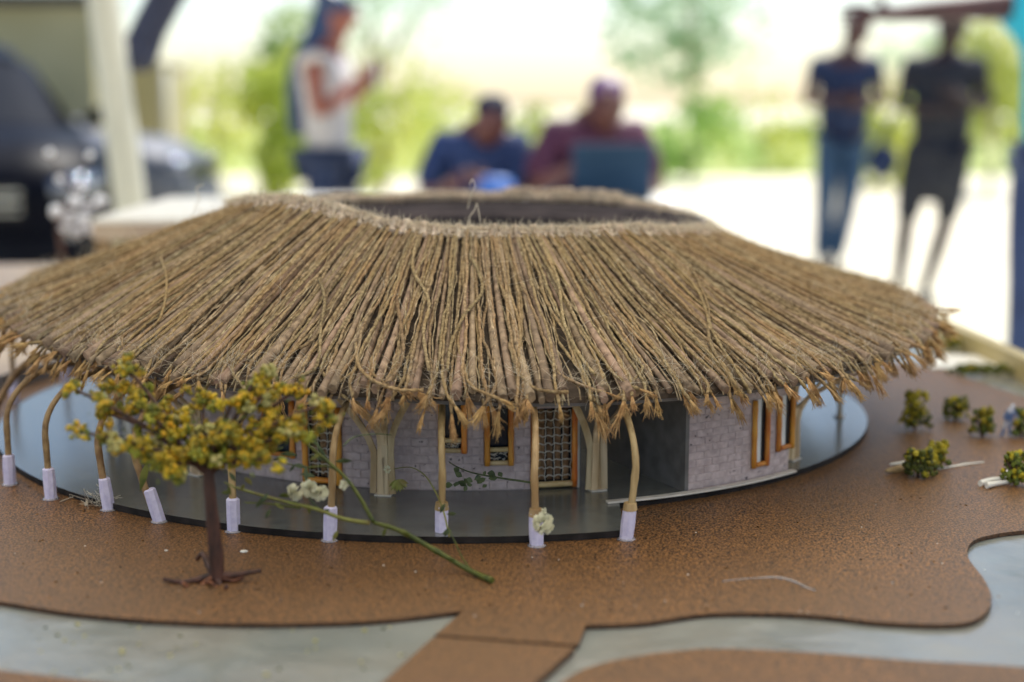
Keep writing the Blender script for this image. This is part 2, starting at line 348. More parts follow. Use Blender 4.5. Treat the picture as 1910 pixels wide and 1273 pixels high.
def wall(rw, f0, f1, z0, z1, holes, bl, bh, parent, bricks=True, vis=(-75, 75), gap=.0011, flush=.0003):
    b = MB(); edges = sorted(set([f0, f1]+[x for h in holes for x in h[:2]]))
    edges = [e for e in edges if f0 <= e <= f1]
    for a, c in zip(edges[:-1], edges[1:]):
        mid = (a+c)/2; hs = [h for h in holes if h[0] < mid < h[1]]
        if not hs: pbox(b, rw-.006, rw, a, c, z0, z1)
        else:
            h = hs[0]
            if h[2] > z0+.002: pbox(b, rw-.006, rw, a, c, z0, h[2])
            if h[3] < z1-.002: pbox(b, rw-.006, rw, a, c, h[3], z1)
    wo = b.build('wall', M['mortar'], parent)
    if not bricks: return wo
    base = wloc(hut); row = 0; z = z0+.0006; da = math.degrees(bl/rw)
    while z+bh < z1:
        f = f0 + (0 if row % 2 == 0 else -da/2)
        while f < f1:
            a, c = max(f, f0)+.06, min(f+da, f1)-.06
            spans = [(a, c)]
            for h in holes:
                if h[2] < z+bh and h[3] > z:
                    ns = []
                    for s, e in spans:
                        if h[1] <= s or h[0] >= e: ns.append((s, e)); continue
                        if h[0]-s > .25: ns.append((s, h[0]-.04))
                        if e-h[1] > .25: ns.append((h[1]+.04, e))
                    spans = ns
            for s, e in spans:
                mid = (s+e)/2
                if e-s < .3 or not (vis[0] <= mid <= vis[1]): continue
                Lb = rad(e-s)*rw; full = e-s > da-.2
                o = bpy.data.objects.new('brick', brick_mesh(rad(da-.12)*rw if full else Lb, bh-gap)); COL.objects.link(o); o.parent = wo
                p = pol(mid, rw-flush+random.uniform(-.0002, .0002), z+bh/2); o.location = p-base
                o.rotation_euler = (random.gauss(0, .010), random.gauss(0, .006), rad(mid)+random.gauss(0, .008))
            f += da
        z += bh; row += 1
    return wo
def hlist(d): return [v for v in d.values()]
frontwall = wall(RW, -19.5, 15.3, DZ, WT, [h for h in hlist(win)], .0165, .0084, hut)
leftwall = wall(RW, -100, -19.62, DZ, WT, [h for h in hlist(win)], .0205, .0100, hut, vis=(-62, 90))
rightwall = wall(RG, 27.3, 43.9, DZ, WTG, hlist(winr), .0190, .0072, hut, gap=.0006, flush=.0007)
# backs, ends and inner walls
b = MB()
def radial_wall(mb, f, r0, r1, z0, z1, th=.004):
    a, c = pol(f, r0), pol(f, r1); n = Vector((math.cos(rad(f)), math.sin(rad(f)), 0))*th/2
    mb.prism([tuple(a-n)[:2], tuple(c-n)[:2], tuple(c+n)[:2], tuple(a+n)[:2]], z0, z1)
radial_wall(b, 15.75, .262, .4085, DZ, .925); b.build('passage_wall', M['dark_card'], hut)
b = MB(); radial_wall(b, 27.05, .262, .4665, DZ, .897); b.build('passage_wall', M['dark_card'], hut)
b = MB(); radial_wall(b, 44.1, .262, .4640, DZ, .897); b.build('end_wall', M['brick'], hut)
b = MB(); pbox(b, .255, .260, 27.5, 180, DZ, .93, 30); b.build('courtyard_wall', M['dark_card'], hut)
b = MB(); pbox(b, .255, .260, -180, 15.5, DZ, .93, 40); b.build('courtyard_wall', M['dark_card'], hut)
b = MB(); pbox(b, .400, .404, 100, 180, DZ, .92, 24); b.build('rear_wall', M['brick'], hut)
b = MB(); pbox(b, .400, .404, -180, -100.3, DZ, .92, 24); b.build('rear_wall', M['brick'], hut)
# white card edge beside the door, dark corner of the right wing
b = MB(); pbox(b, .407, .414, 15.35, 15.65, DZ, .92, 1); b.build('card_edge', M['strip_white'], hut)

def vtube(mb, f, r, z0, z1, rr=.0027):
    n = 9; pts = [pol(f, r, z0+(z1-z0)*i/(n-1)) for i in range(n)]
    rs = [rr*(1.0+(.13 if i % 3 == 1 else 0)) for i in range(n)]
    mb.tube(pts, rs, 7)
def htube(mb, f0, f1, r, z, rr=.0024):
    mb.tube([pol(f0+(f1-f0)*i/4, r, z) for i in range(5)], rr, 7)
def window(h, rw, pane='pane', lower=.26, name='window', fr='bamboo', sill=True):
    f0, f1, z0, z1 = h; k = math.degrees(.0027/rw); dp = 0 if pane == 'pane' else .0030
    b = MB(); pbox(b, rw-.0050+dp, rw-.0035+dp, f0+.05, f1-.05, z0+.0005, z1-.0005, 2); wo = b.build(name, M[pane], hut)
    for f in (f0+k, f1-k):
        b = MB(); vtube(b, f, rw+.0022, z0, z1); b.build('frame', M[fr], wo, True)
    b = MB(); htube(b, f0+2*k, f1-2*k, rw+.0018, z0+.0026); b.build('frame', M['pale_wood'] if sill else M[fr], wo, True)
    if lower:
        zl = z0+(z1-z0)*lower
        b = MB(); htube(b, f0+2*k, f1-2*k, rw+.0018, zl); b.build('crossbar', M['pale_wood'], wo, True)
        b = MB()
        for i in range(26):
            f = random.uniform(f0+2.3*k, f1-2.3*k); z = random.uniform(z0+.005, zl-.003)
            b.tube([pol(f+random.uniform(-.5, .5), rw-.0012, z+random.uniform(-.002, .002)), pol(f, rw-.0002, z), pol(f+random.uniform(-.5, .5), rw-.0012, z+random.uniform(-.002, .002))], .00038, 4)
        b.build('lace_panel', M['lace'], wo)
    return wo
window(win['w1'], RW); window(win['w2'], RW); window(win['w3'], RW, lower=.0, sill=False); window(win['w4'], RW, lower=0)
for k in ('r1', 'r2'):
    wo = window(winr[k], RG, 'painted_bright_pane', 0, sill=False); h = winr[k]
    b = MB(); pbox(b, RG-.0003, RG+.0008, h[0]+(h[1]-h[0])*.62, h[1]-.2, h[2]+.004, h[3], 2); b.build('jamb', M['pane'], wo)
def door(h, rw, left_post, ncol=4):
    f0, f1, z0, z1 = h; k = math.degrees(.0027/rw)
    b = MB(); pbox(b, rw-.0050, rw-.0035, f0+.05, f1-.05, z0+.0005, z1-.0005, 3); do = b.build('door', M['pane'], hut)
    for f in (f0+k, f1-k):
        b = MB(); vtube(b, f, rw+.0022, z0, z1, .003); b.build('frame', M['bamboo'], do, True)
    b = MB(); htube(b, f0+2*k, f1-2*k, rw+.0018, z0+.0032, .0030); b.build('threshold', M['bamboo'] if left_post else M['pale_wood'], do, True)
    W = f1-f0-5*k
    for i in range(ncol):
        for s in (-.9, 0, .9):
            f = f0+2.5*k+W*(i+.5)/ncol + s*W/ncol*.26
            b = MB(); vtube(b, f, rw-.0022, z0+.007, z1-.001, .00095); b.build('reed', M['reed'], do, True)
    nrow = 9
    for j in range(nrow):
        z = z0+.010+(z1-z0-.014)*j/(nrow-1)
        pts = [pol(f0+2.2*k+(W+.6*k)*i/24, rw-.0004+.0006*math.sin(i*1.3), z+.0016*abs(math.sin(i*PI/6+j*.2))+random.gauss(0, .0003)) for i in range(25)]
        b = MB(); b.tube(pts, .00055, 5); b.build('net_thread', M['lace'], do, True)
    for i in range(ncol+1):
        f = f0+2.2*k+(W+.6*k)*i/ncol
        b = MB(); b.tube([pol(f+random.gauss(0, .06), rw-.0003, z0+.006+(z1-z0-.008)*q/14) for q in range(15)], .00042, 5); b.build('net_cord', M['lace'], do, True)
door(win['d1'], RW, False); door(win['d2'], RW, True, 3)

# --- forked columns of card strips near the wall
def forked(phi, r, sc=1.0):
    base = pol(phi, r, DZ)
    b = MB(); b.box(base+Vector((0, 0, .0006)), (.016, .012, .0010), rad(phi)); col = b.build('forked_column', M['strip_white'], hut)
    tgt = [(-7.6, .045, .012), (-2.6, .085, .03), (0, .0, .0), (3.2, .088, .035), (7.2, .045, .012)]
    t_hat = Vector((math.cos(rad(phi)), math.sin(rad(phi)), 0)); r_hat = Vector((math.sin(rad(phi)), -math.cos(rad(phi)), 0))
    n = 5
    for i, (df, dr, _) in enumerate(tgt):
        off = (i-2)*.0030*sc
        zt = roof_z(phi, min(.54, r+dr))-.008; sp = .0024*random.uniform(-1, 1)
        p0 = base+t_hat*(off*1.4+sp)+r_hat*(.002*(i % 2)); lat = rad(df)*r*1.0
        pts = []
        for q in range(11):
            t = q/10; z = DZ+.0012+(zt-DZ-.0012)*t; s = max(0, (t-(.28, .45, .6, .48, .34)[i])/(1-(.28, .45, .6, .48, .34)[i]))**1.35
            pts.append(Vector((p0.x, p0.y, 0))+t_hat*(lat*s-off*.5*min(1, t*2))+r_hat*(dr*s)+Vector((0, 0, z)))
        b = MB(); b.ribbonbox(pts, random.uniform(.0052, .0078)*sc, .0022, t_hat if i != 2 else t_hat+r_hat*.6); b.build('card_strip', M['strip'], col)
for ph, r in ((-9.8, .431), (17.4, .428), (49.2, .445), (78, .44), (-37, .44), (-64, .44), (-91, .44), (108, .44), (-118, .44)): forked(ph, r)

# --- bent outer posts in paper sleeves
posts = [(1168, 1006, 1), (1001, 1018, 0), (823, 1005, 0), (615, 1008, 0), (436, 991, 0), (298, 973, 0), (203, 951, 0), (95, 931, 0), (19, 904, 0)]
tops = [(1180, 760), (985, 762), (838, 752), (690, 738), (432, 745), (262, 740), (197, 735), (150, 722), (120, 676)]
def post(base, k, tilt=(0, 0)):
    f = math.degrees(math.atan2(base.x-CX, -(base.y-CY))); r0 = math.hypot(base.x-CX, base.y-CY)
    ln = Vector((tilt[0], tilt[1], 0)); h1 = .030
    s0 = base; s1 = base+Vector((0, 0, .029))+ln*.029
    inw = Vector((math.sin(rad(f)), -math.cos(rad(f)), 0))*-1; swing = random.gauss(0, .004)
    t_hat = Vector((math.cos(rad(f)), math.sin(rad(f)), 0))
    pts = []
    H = .112
    for q in range(17):
        t = q/16
        ang = t*PI*.62
        if t < .30: p = s1+Vector((0, 0, (t/.30)*.045-.012))+ln*(.045*t/.30)
        else:
            a = (t-.30)/.70*PI*.60; R_ = .052
            p = s1+Vector((0, 0, .033))+ln*.045+inw*(R_*1.25*(1-math.cos(a)))+Vector((0, 0, R_*math.sin(a)))+t_hat*swing*(t-.3)
        pts.append(p)
    rs = [.0033-.0008*q/16+.0004*noise.noise(Vector((q*.6, k*3.3, 0)))+(.0004 if q % 6 == 4 else 0) for q in range(17)]
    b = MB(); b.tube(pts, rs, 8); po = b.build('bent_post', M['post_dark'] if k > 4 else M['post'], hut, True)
    b = MB(); b.tube([s0, s0+(s1-s0)*.5, s1, s1+(s1-s0)*.04], [.0058, .0060*random.uniform(.97, 1.06), .0058*random.uniform(.96, 1.04), .0044], random.choice((7, 8, 9)), twist=random.uniform(-.12, .12)); b.build('paper_sleeve', M['paper'], po)
    b = MB(); b.tube([s0+Vector((0, 0, .0002)), s0+Vector((0, 0, .0014))], [.0085, .0066], 12); b.build('glue_blob', M['glue'], po, True)
    if k < 3:
        b = MB(); b.tube([s1+Vector((0, 0, -.003)), s1+Vector((0, 0, .0035))], [.0064, .0055], 9); b.build('tape_wrap', M['post'], po)
tilts = [(.10, .0), (-.03, 0), (.02, 0), (.05, 0), (.0, 0), (-.28, 0), (-.10, 0), (-.03, 0), (.0, 0)]
for k, (px, py, _) in enumerate(posts): post(at_z(px, py, GZ), k, tilts[k])
for f in (-76, -92, -106): post(pol(f, .575, GZ), 9)

P = smooth_pts([at_y(x, y, 1.44+.16*i/6) for i, (x, y) in enumerate(((-16, 862), (-12, 800), (0, 744), (48, 680), (115, 664), (188, 692), (222, 742)))], 4)
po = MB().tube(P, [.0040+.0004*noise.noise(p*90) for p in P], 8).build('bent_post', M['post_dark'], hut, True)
MB().tube([Vector((P[0].x, P[0].y, GZ)), Vector((P[0].x, P[0].y, P[0].z+.004))], .0062, 9).build('paper_sleeve', M['paper'], po)
P = smooth_pts([at_y(x, y, 1.42+.12*i/4) for i, (x, y) in enumerate(((90, 692), (130, 678), (172, 680), (225, 706), (262, 752)))], 4)
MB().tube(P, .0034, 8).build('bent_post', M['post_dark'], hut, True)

# --- thatch: paper rolls, twine, knots, loose fibres
def rolls(n=284):
    for i in range(n):
        if random.random() < .05: continue
        f = -180+360*i/n+random.gauss(0, .18); df = random.gauss(0, .35)
        m_ = 8; s = random.choice((random.uniform(.6, 1.0), random.uniform(.8, 1.2))); up = random.uniform(-.0012, .0012); rend = RE+random.uniform(-.008, .009)
        pts = []; rs = []
        w1, w2 = random.gauss(0, .22), random.uniform(0, 6)
        for q in range(m_):
            t = q/(m_-1); r = RR+.004+(rend-RR-.004)*t
            rr = (.0027+.0026*t)*s
            ff = f+df*t+w1*math.sin(t*4+w2)
            pts.append(pol(ff, r, roof_z(ff, r)+rr*.75+.0008+up)); rs.append(rr)
        MB().tube(pts, rs, 7, twist=random.uniform(-.15, .15), flat=.8).build('paper_roll', M['roll'], roof, True)
rolls()
twine_pts = []
def twine_obj(f0, f1, name='twine', tuft=True, lift=0, kink=None, r_end=None, rad0=.0015):
    n = 92; pts = []; rs = []
    a1, p1, k1 = random.gauss(0, .38), random.uniform(0, 6), random.uniform(2, 5)
    a2, p2, k2 = random.gauss(0, .20), random.uniform(0, 6), random.uniform(8, 18)
    rend = r_end or (RE+random.uniform(.002, .022)); drop = random.uniform(.003, .020)
    kink = kink if kink is not None else (random.gauss(0, .6) if random.random() < .85 else random.choice((-1, 1))*random.uniform(2.0, 4.2))
    lft = .0062+lift+random.uniform(-.0012, .0022); a3, k3 = random.uniform(.0, .0012), random.uniform(9, 20)
    for q in range(n):
        t = q/(n-1); r = RR-.002+(rend-RR)*min(1, t*1.0)
        ff = f0+(f1-f0)*t + (a1*math.sin(k1*t+p1)-a1*math.sin(p1))*(.3+t) + a2*math.sin(k2*t+p2)
        z = roof_z(ff, min(r, RE))+(lft+.0030*t)+a3*math.sin(k3*t+p2)
        if t > .90:
            e = (t-.90)/.10; z -= drop*e**1.6; ff += kink*e**1.4; r -= .010*e*e*(drop/.026)
        if t < .05: z += -.002*(1-t/.05)
        nv = noise.noise_vector(Vector((f0*5.3, t*22, 3))); ff += .16*nv.x; z += .0007*nv.y
        pts.append(pol(ff, r, z)); rs.append(rad0*(1+.12*noise.noise(Vector((f0*3.1, t*14, 0)))))
    b = MB(); b.tube(pts, rs, 6, twist=.62, lobes=.17)
    twine_pts.append(pts)
    o = b.build(name, M['twine'], roof, True)
    if tuft:
        b = MB(); e0 = pts[-1]; d = (pts[-1]-pts[-4]).normalized(); ns = random.randint(20, 34); L0 = random.uniform(.011, .026); sp = random.uniform(.07, .18)
        for _ in range(ns):
            v = (d+Vector((random.gauss(0, sp), random.gauss(0, sp), random.gauss(-.05, sp*.8)))).normalized(); L1 = L0*random.uniform(.6, 1.1)
            b.tube([e0-d*.005+v*.0004, e0+v*L1*.4, e0+v*L1*.75+Vector((0, 0, -.0008)), e0+v*L1+Vector((random.gauss(0, .0016), random.gauss(0, .001), random.gauss(-.001, .0012)))], [.0005, .0005, .0004, .0002], 3)
        b.build('frayed_end', M['tuft'], o, True) if False else b.build('frayed_end', M['tuft'], roof, True)
    return o
NT = 297
for i in range(NT):
    f0 = -116+232*(i+.5)/NT+random.gauss(0, .30); cl = random.choice((0, 0, 0, random.gauss(0, 1.1)))
    twine_obj(f0, f0+random.gauss(0, .45)+cl, lift=random.choice((0, 0, -.002, .0015)))
for i in range(280):                          # finer split strands between the twines
    f0 = -116+232*(i+.5)/280+random.gauss(0, .5); df = random.gauss(0, .9); w1, w2, w3 = random.gauss(0, .4), random.uniform(0, 6), random.uniform(5, 12)
    ta, tb = random.choice((0, 0, random.uniform(0, .4))), random.choice((1.02, 1.03, random.uniform(.7, 1.0))); pts = []
    for q in range(30):
        t = ta+(tb-ta)*q/29; r = RR+(RE-RR)*t; nv = noise.noise_vector(Vector((f0*4.7, t*16, 9)))
        ff = f0+df*t+w1*math.sin(w3*t+w2)+.22*nv.x; pts.append(pol(ff, r, roof_z(ff, min(r, RE))+.0075+.0022*nv.y-(.010*(t-1)/.03 if t > 1 else 0)))
    MB().tube(pts, .00085, 4, twist=.8, lobes=.2).build('split_strand', M['fine'], roof, True)
bb = MB()
for i in range(110):                          # the far side of the roof
    f0 = 117+126*(i+.5)/110
    pts = [pol(f0+random.gauss(0, .1), RR+(RE+.01-RR)*t/7, roof_z(f0, RR+(RE-RR)*t/7)+.008) for t in range(8)]; bb.tube(pts, .0021, 5, lobes=.2)
tag(bb.build('rear_twine', M['twine'], roof, True), kind='stuff')
# stray strands that cross the others, read off the photo
def stray(pix, rads=.0017, lift=.012, name='stray_twine', m='twine'):
    P = []
    for (x, y) in pix:                         # meet the roof cone by stepping along the sight line
        d = ray(x, y).normalized(); t = .7
        while t < 2.2:
            p = Vector((0, 0, CAMZ))+d*t; r = math.hypot(p.x-CX, p.y-CY); f = math.degrees(math.atan2(p.x-CX, -(p.y-CY)))
            if (r < RE+.012 and r > RR-.01 and p.z < roof_z(f, min(r, RE))+lift): break
            t += .002
        P.append(Vector((0, 0, CAMZ))+d*t)
    P = smooth_pts(P, 9); MB().tube(P, [rads*(1+.2*noise.noise(p*160)) for p in P], 6, twist=.9, lobes=.24).build(name, M[m], roof, True)
stray([(596, 520), (606, 560), (598, 610), (596, 660), (585, 690), (550, 705)])
stray([(640, 500), (612, 545), (603, 580), (592, 625), (560, 650)])
stray([(664, 640), (668, 680), (690, 706), (718, 720), (745, 728), (790, 728)])
stray([(740, 560), (748, 610), (752, 660), (735, 700), (705, 725)])
stray([(880, 480), (900, 540), (865, 590), (842, 640), (835, 690)])
stray([(950, 640), (965, 690), (990, 720), (1020, 730), (1060, 732)])
stray([(300, 482), (310, 515), (309, 552), (300, 590), (285, 610)], .0012)
stray([(1230, 470), (1300, 540), (1330, 620), (1380, 700), (1400, 735)])
stray([(1290, 500), (1320, 570), (1325, 640), (1370, 715), (1395, 745)])
stray([(1010, 450), (1040, 520), (1052, 600), (1080, 660), (1110, 700)])
stray([(780, 440), (770, 500), (800, 560), (790, 620), (800, 690)])
# rim: ropes laid round the ring and a knot for each twine
for j in range(3):
    pts = []
    for i in range(241):
        f = -180+360*i/240; r = RR+(.000, .005, .0095)[j]+.0018*noise.noise(Vector((f*.09, j*9, 0)))
        pts.append(pol(f, r, roof_z(f, max(RR, r))+.0055+(.0028, .0020, 0)[j]+.0022*noise.noise(Vector((f*.11, j*5, 3)))))
    pts[-1] = pts[0]
    MB().tube(pts, [.0026*(1+.3*noise.noise(Vector((q*.7, j, 0)))) for q in range(241)], 6, twist=.7, lobes=.2, cap=False).build('rim_rope', M['twine_rim_lit'], roof, True)
for i in range(280):
    f = -180+360*i/280+random.gauss(0, .3)
    z0 = roof_z(f, RR); s = random.uniform(.65, 1.15)
    a = f+random.gauss(0, .28); c = f+random.gauss(0, .4)
    pts = [pol(f, RR-.002, z0+.002), pol(f, RR-.0035*s, z0+.005), pol((f+a)/2, RR-.0015, z0+.0088*s), pol(a, RR+.0045, z0+.0098*s), pol((a+c)/2, RR+.009, roof_z(f, RR+.009)+.0072), pol(c, RR+.014*s, roof_z(f, RR+.014)+.0060)]
    P = smooth_pts(pts, 4); MB().tube(P, [.0026*s*(1+.5*noise.noise(p*320)) for p in P], 6, twist=.8, lobes=.3).build('rim_knot', M['twine_rim_lit'], roof, True)
for i in range(26):                            # piled loops on the far right of the ring
    f = random.uniform(135, 176); f2 = f+random.uniform(4, 9)
    pts = [pol(f+(f2-f)*t/6, RR+random.uniform(-.003, .012), roof_z(f, RR)+.009+random.uniform(0, .009)) for t in range(7)]
    P = smooth_pts(pts, 4); MB().tube(P, .0022, 6, twist=.8, lobes=.3).build('twine_loop', M['twine_rim_lit'], roof, True)
# fuzz
def fuzz(n, length, spread_, r, name, m, tsel=None, zbias=.5):
    A = np.zeros((n, 5, 3))
    for i in range(n):
        tp = twine_pts[rng.integers(len(twine_pts))]; u = rng.random(); q = int((u if tsel is None else tsel(u))*(len(tp)-2)); p = np.array(tp[q]); d = np.array(tp[q+1])-p; d /= np.linalg.norm(d)+1e-9
        v = d*rng.normal(0, 1)+rng.normal(size=3)*spread_; v[2] += zbias*rng.random(); v /= np.linalg.norm(v); L = length*rng.uniform(.4, 1.5)
        c = rng.normal(size=3)*.8
        for k in range(5):
            t = k/4; A[i, k] = p+v*L*t+c*L*t*t*.6
    return fibers(A, r, name, m, roof)
fuzz(13000, .0080, .6, .00019, 'loose_fibers', M['fiber'])
fuzz(5000, .010, .8, .00019, 'eaves_fibers', M['fiber_pale'], tsel=lambda u: .86+.14*u)
fuzz(500, .020, .9, .00016, 'long_fibers', M['fiber_pale'])
nf = 15000; A = np.zeros((nf, 4, 3))
for i in range(nf):
    f = rng.uniform(-180, 180); p = np.array(pol(f, RR+rng.normal(.003, .005), roof_z(f, RR)+.008+rng.uniform(-.002, .004)))
    v = rng.normal(size=3); v[2] = abs(v[2])*.8; v /= np.linalg.norm(v); c = rng.normal(size=3)*.5; L = rng.uniform(.002, .0075)
    for k in range(4): A[i, k] = p+v*L*k/3+c*L*(k/3)**2
fibers(A, .00024, 'rim_fibers', M['fiber_pale'], roof)  # pale colour carries the back and top light on the rim
def curl(px, py, Y, pix):
    MB().tube(smooth_pts([at_y(x, y, Y) for x, y in pix], 6), .0004, 4).build('curled_thread', M['fiber_pale'], roof, True)
curl(0, 0, 1.46, [(873, 425), (876, 405), (885, 392), (889, 380), (893, 395), (897, 425)])
curl(0, 0, 1.50, [(872, 390), (880, 360), (886, 347), (881, 335), (876, 345)])
curl(0, 0, 1.60, [(350, 440), (360, 400), (372, 370), (366, 352), (378, 345)])

# ================================================================== flowering tree in front
TP = at_z(403, 1086, GZ)
tree = thing('model_tree', 'little brown-trunked model tree crowned with yellow-green blossom in front of the hut', 'model tree', TP)
S = TP.y*1.03/FPX
def tp(px, py, dy=0): return Vector((TP.x+(px-403)*S*(1+dy/TP.y), TP.y+dy, TP.z+(1086-py)*S*1.0+dy*.28))
top = tp(396, 862)
tr_pts = smooth_pts([tp(404, 1086), tp(405, 1040), tp(402, 980), tp(398, 920), top], 4)
MB().tube(tr_pts, [.0056-.0012*i/len(tr_pts)+.0005*noise.noise(p*300) for i, p in enumerate(tr_pts)], 9, twist=.1, lobes=.1).build('trunk', M['bark'], tree, True)
for k, (px, py, dy) in enumerate(((305, 1084, -.004), (488, 1070, .004), (352, 1052, .03), (432, 1104, -.018), (345, 1096, -.012), (455, 1086, .0))):
    pts = smooth_pts([tp(403, 1070), tp((403*2+px)/3, (1080*2+py)/3-2, dy*.3), tp((403+px*2)/3, (1078+py*2)/3, dy*.7), Vector((tp(px, py).x, TP.y+dy, GZ+.004+(.004 if py < 1078 else 0)))], 3)
    MB().tube(pts, [.0035-.0022*i/len(pts) for i in range(len(pts))], 6).build('root', M['bark'] if k < 4 else M['copper'], tree, True)
MB().tube(smooth_pts([tp(388, 1072, -.008), tp(404, 1076, -.010), tp(425, 1098, -.014), tp(435, 1108, -.014)], 3), .0016, 6).build('root', M['copper'], tree, True)
def bud_mesh(seed, m, r=1.0):
    random.seed(seed); b = MB()
    for k in range(10):
        d = Vector((random.gauss(0, 1), random.gauss(0, 1), random.gauss(0, 1))).normalized() if k else Vector((0, 0, 0)); c = d*.68*r; rr = r*random.uniform(.26, .46)
        bm = bmesh.new(); bmesh.ops.create_icosphere(bm, subdivisions=1, radius=rr)
        b.add([v.co+c+Vector((noise.noise(v.co*900+c), noise.noise(v.co*700), 0))*rr*.25 for v in bm.verts], [tuple(v.index for v in f.verts) for f in bm.faces]); bm.free()
    me = bpy.data.meshes.new('bud'); me.from_pydata([tuple(v) for v in b.v], [], b.f); me.materials.append(m)
    me.polygons.foreach_set('use_smooth', [True]*len(me.polygons)); me.update(); return me
buds = [bud_mesh(1, M['bud_y'], .0060), bud_mesh(2, M['bud_y'], .0060), bud_mesh(3, M['bud_g'], .0058), bud_mesh(4, M['bud_p'], .0055), bud_mesh(5, M['bud_y'], .0052)]
random.seed(11)
ends = [(150, 712, .0), (178, 770, -.02), (225, 745, .03), (262, 745, .0), (240, 800, -.02), (205, 785, .02), (300, 822, -.02), (318, 770, .02), (285, 790, -.03), (352, 812, -.02), (372, 760, .03), (430, 770, -.02), (420, 810, .02),
        (448, 735, .0), (495, 692, .01), (510, 720, .0), (470, 800, -.02), (520, 810, -.03), (487, 835, -.01), (560, 790, .0), (560, 735, .02), (605, 735, -.01), (628, 765, .0), (585, 775, -.02), (345, 825, -.03), (225, 700, .03)]
nb = 0
def bud(p, s=1.0):
    global nb
    me = random.choices(buds, (4, 3, 1.7, 1.5, 2.5))[0]
    o = bpy.data.objects.new('bud', me); COL.objects.link(o); o.parent = tree; o.location = p-TP
    o.rotation_euler = (random.uniform(0, 6), random.uniform(0, 6), random.uniform(0, 6)); q = random.uniform(.75, 1.3)*s; o.scale = (q, q, q); nb += 1
for px, py, dy in ends:
    e = tp(px, py, dy); L_ = (e-top).length
    mid = top.lerp(e, .45)+Vector((0, 0, -.004-.006*random.random()))+Vector((0, 0, .010)) 
    pts = smooth_pts([top+Vector((0, 0, -.006)), top.lerp(mid, .5)+Vector((random.gauss(0, .003), 0, .003)), mid, mid.lerp(e, .6)+Vector((0, random.gauss(0, .004), .002)), e], 3)
    MB().tube(pts, [.0026-.0017*i/len(pts) for i in range(len(pts))], 6).build('branch', M['bark'], tree, True)
    for k in range(8):
        t = random.uniform(.42, 1.0); p = pts[min(len(pts)-1, int(t*(len(pts)-1)))]
        bud(p+Vector((random.gauss(0, .0066), random.gauss(0, .007), random.gauss(.001, .0042))))
    for k in range(3): bud(e+Vector((random.gauss(0, .005), random.gauss(0, .006), random.gauss(.0, .0035))), 1.0)

lf = MB()
for k in range(300):
    e = tp(*random.choice(ends)); c = top.lerp(e, random.uniform(.35, 1.05))+Vector((random.gauss(0, .007), random.gauss(0, .008), random.gauss(.001, .006)))
    d = Vector((random.gauss(0, 1), random.gauss(0, 1), random.gauss(0, 1))).normalized(); u = d.orthogonal().normalized(); l_ = random.uniform(.0012, .0034)
    lf.add([c-d*l_, c+u*l_*.4, c+d*l_, c-u*l_*.4], [(0, 1, 2, 3)])
tag(lf.build('small_leaves', M['moss_g'], tree), kind='stuff')

# ================================================================== twig with pale flowers leaning in front of the posts
SB = at_z(918, 1090, GZ)
twig = thing('flower_twig', 'long green twig with pale flower heads lying from the cork up across the veranda posts', 'plant', SB)
def q3(px, py, y): return at_y(px, py, y)
main = [SB+Vector((0, 0, .003)), q3(872, 1062, 1.085), q3(800, 1020, 1.095), q3(745, 990, 1.10), q3(697, 975, 1.105)]
P = smooth_pts(main, 5); MB().tube(P, [.0024-.0008*i/len(P)+(.0007 if i in (1, 9, 14) else 0)+.0004*noise.noise(p*200) for i, p in enumerate(P)], 7).build('stem', M['stem'], twig, True)
def sprig(name, pix, y0, y1, r0, m='stem', r1=None):
    n = len(pix); P = smooth_pts([q3(x, y, y0+(y1-y0)*i/(n-1)) for i, (x, y) in enumerate(pix)], 5)
    MB().tube(P, [r0+((r1 or r0*.5)-r0)*i/len(P) for i in range(len(P))], 6).build(name, M[m], twig, True); return P
br = []
br.append(sprig('stem', [(697, 975), (672, 930), (645, 892), (612, 862), (580, 835), (550, 812)], 1.105, 1.12, .0019))
br.append(sprig('stem', [(690, 976), (640, 968), (590, 950), (540, 938), (490, 925), (440, 910)], 1.105, 1.11, .0019, 'stem_br'))
sprig('side_stem', [(640, 885), (610, 870), (570, 872), (520, 862)], 1.115, 1.12, .0010)
sprig('side_stem', [(440, 912), (430, 905), (418, 900)], 1.11, 1.11, .0010, 'stem_br')
sprig('side_stem', [(640, 832), (662, 815), (700, 810), (730, 812)], 1.13, 1.17, .0007, 'leaf_dk')
sprig('side_stem', [(560, 948), (500, 940), (455, 938)], 1.108, 1.11, .0010, 'stem')
def leaf(px, py, y, L_, ang, m='leaf_dk', wd=.28):
    c = q3(px, py, y); d = Vector((math.cos(ang), random.uniform(-.3, .3), math.sin(ang))); s = Vector((-math.sin(ang), random.uniform(-.4, .4), math.cos(ang)))
    b = MB(); V = []; n = 5
    for i in range(n+1):
        t = i/n; wv = wd*L_*math.sin(PI*min(.97, max(.04, t)))*.5; p = c+d*L_*t+Vector((0, 0, -.15*L_*t*t))
        V += [p-s*wv, p+Vector((0, -.0004, 0)), p+s*wv]
    F = []
    for i in range(n):
        for j in (0, 1): F.append((i*3+j, i*3+j+1, i*3+j+4, i*3+j+3))
    b.add(V, F).build('leaf', M[m], twig, True)
for (px, py) in ((545, 868), (530, 855), (555, 850), (520, 862), (570, 868), (540, 880), (560, 885), (580, 850), (600, 845), (590, 830), (575, 815), (505, 845), (612, 800), (625, 862)):
    leaf(px, py, 1.115, random.uniform(.008, .016), random.uniform(0, 6.28), random.choice(('leaf_dk', 'stem_br', 'leaf_dk')), .3)
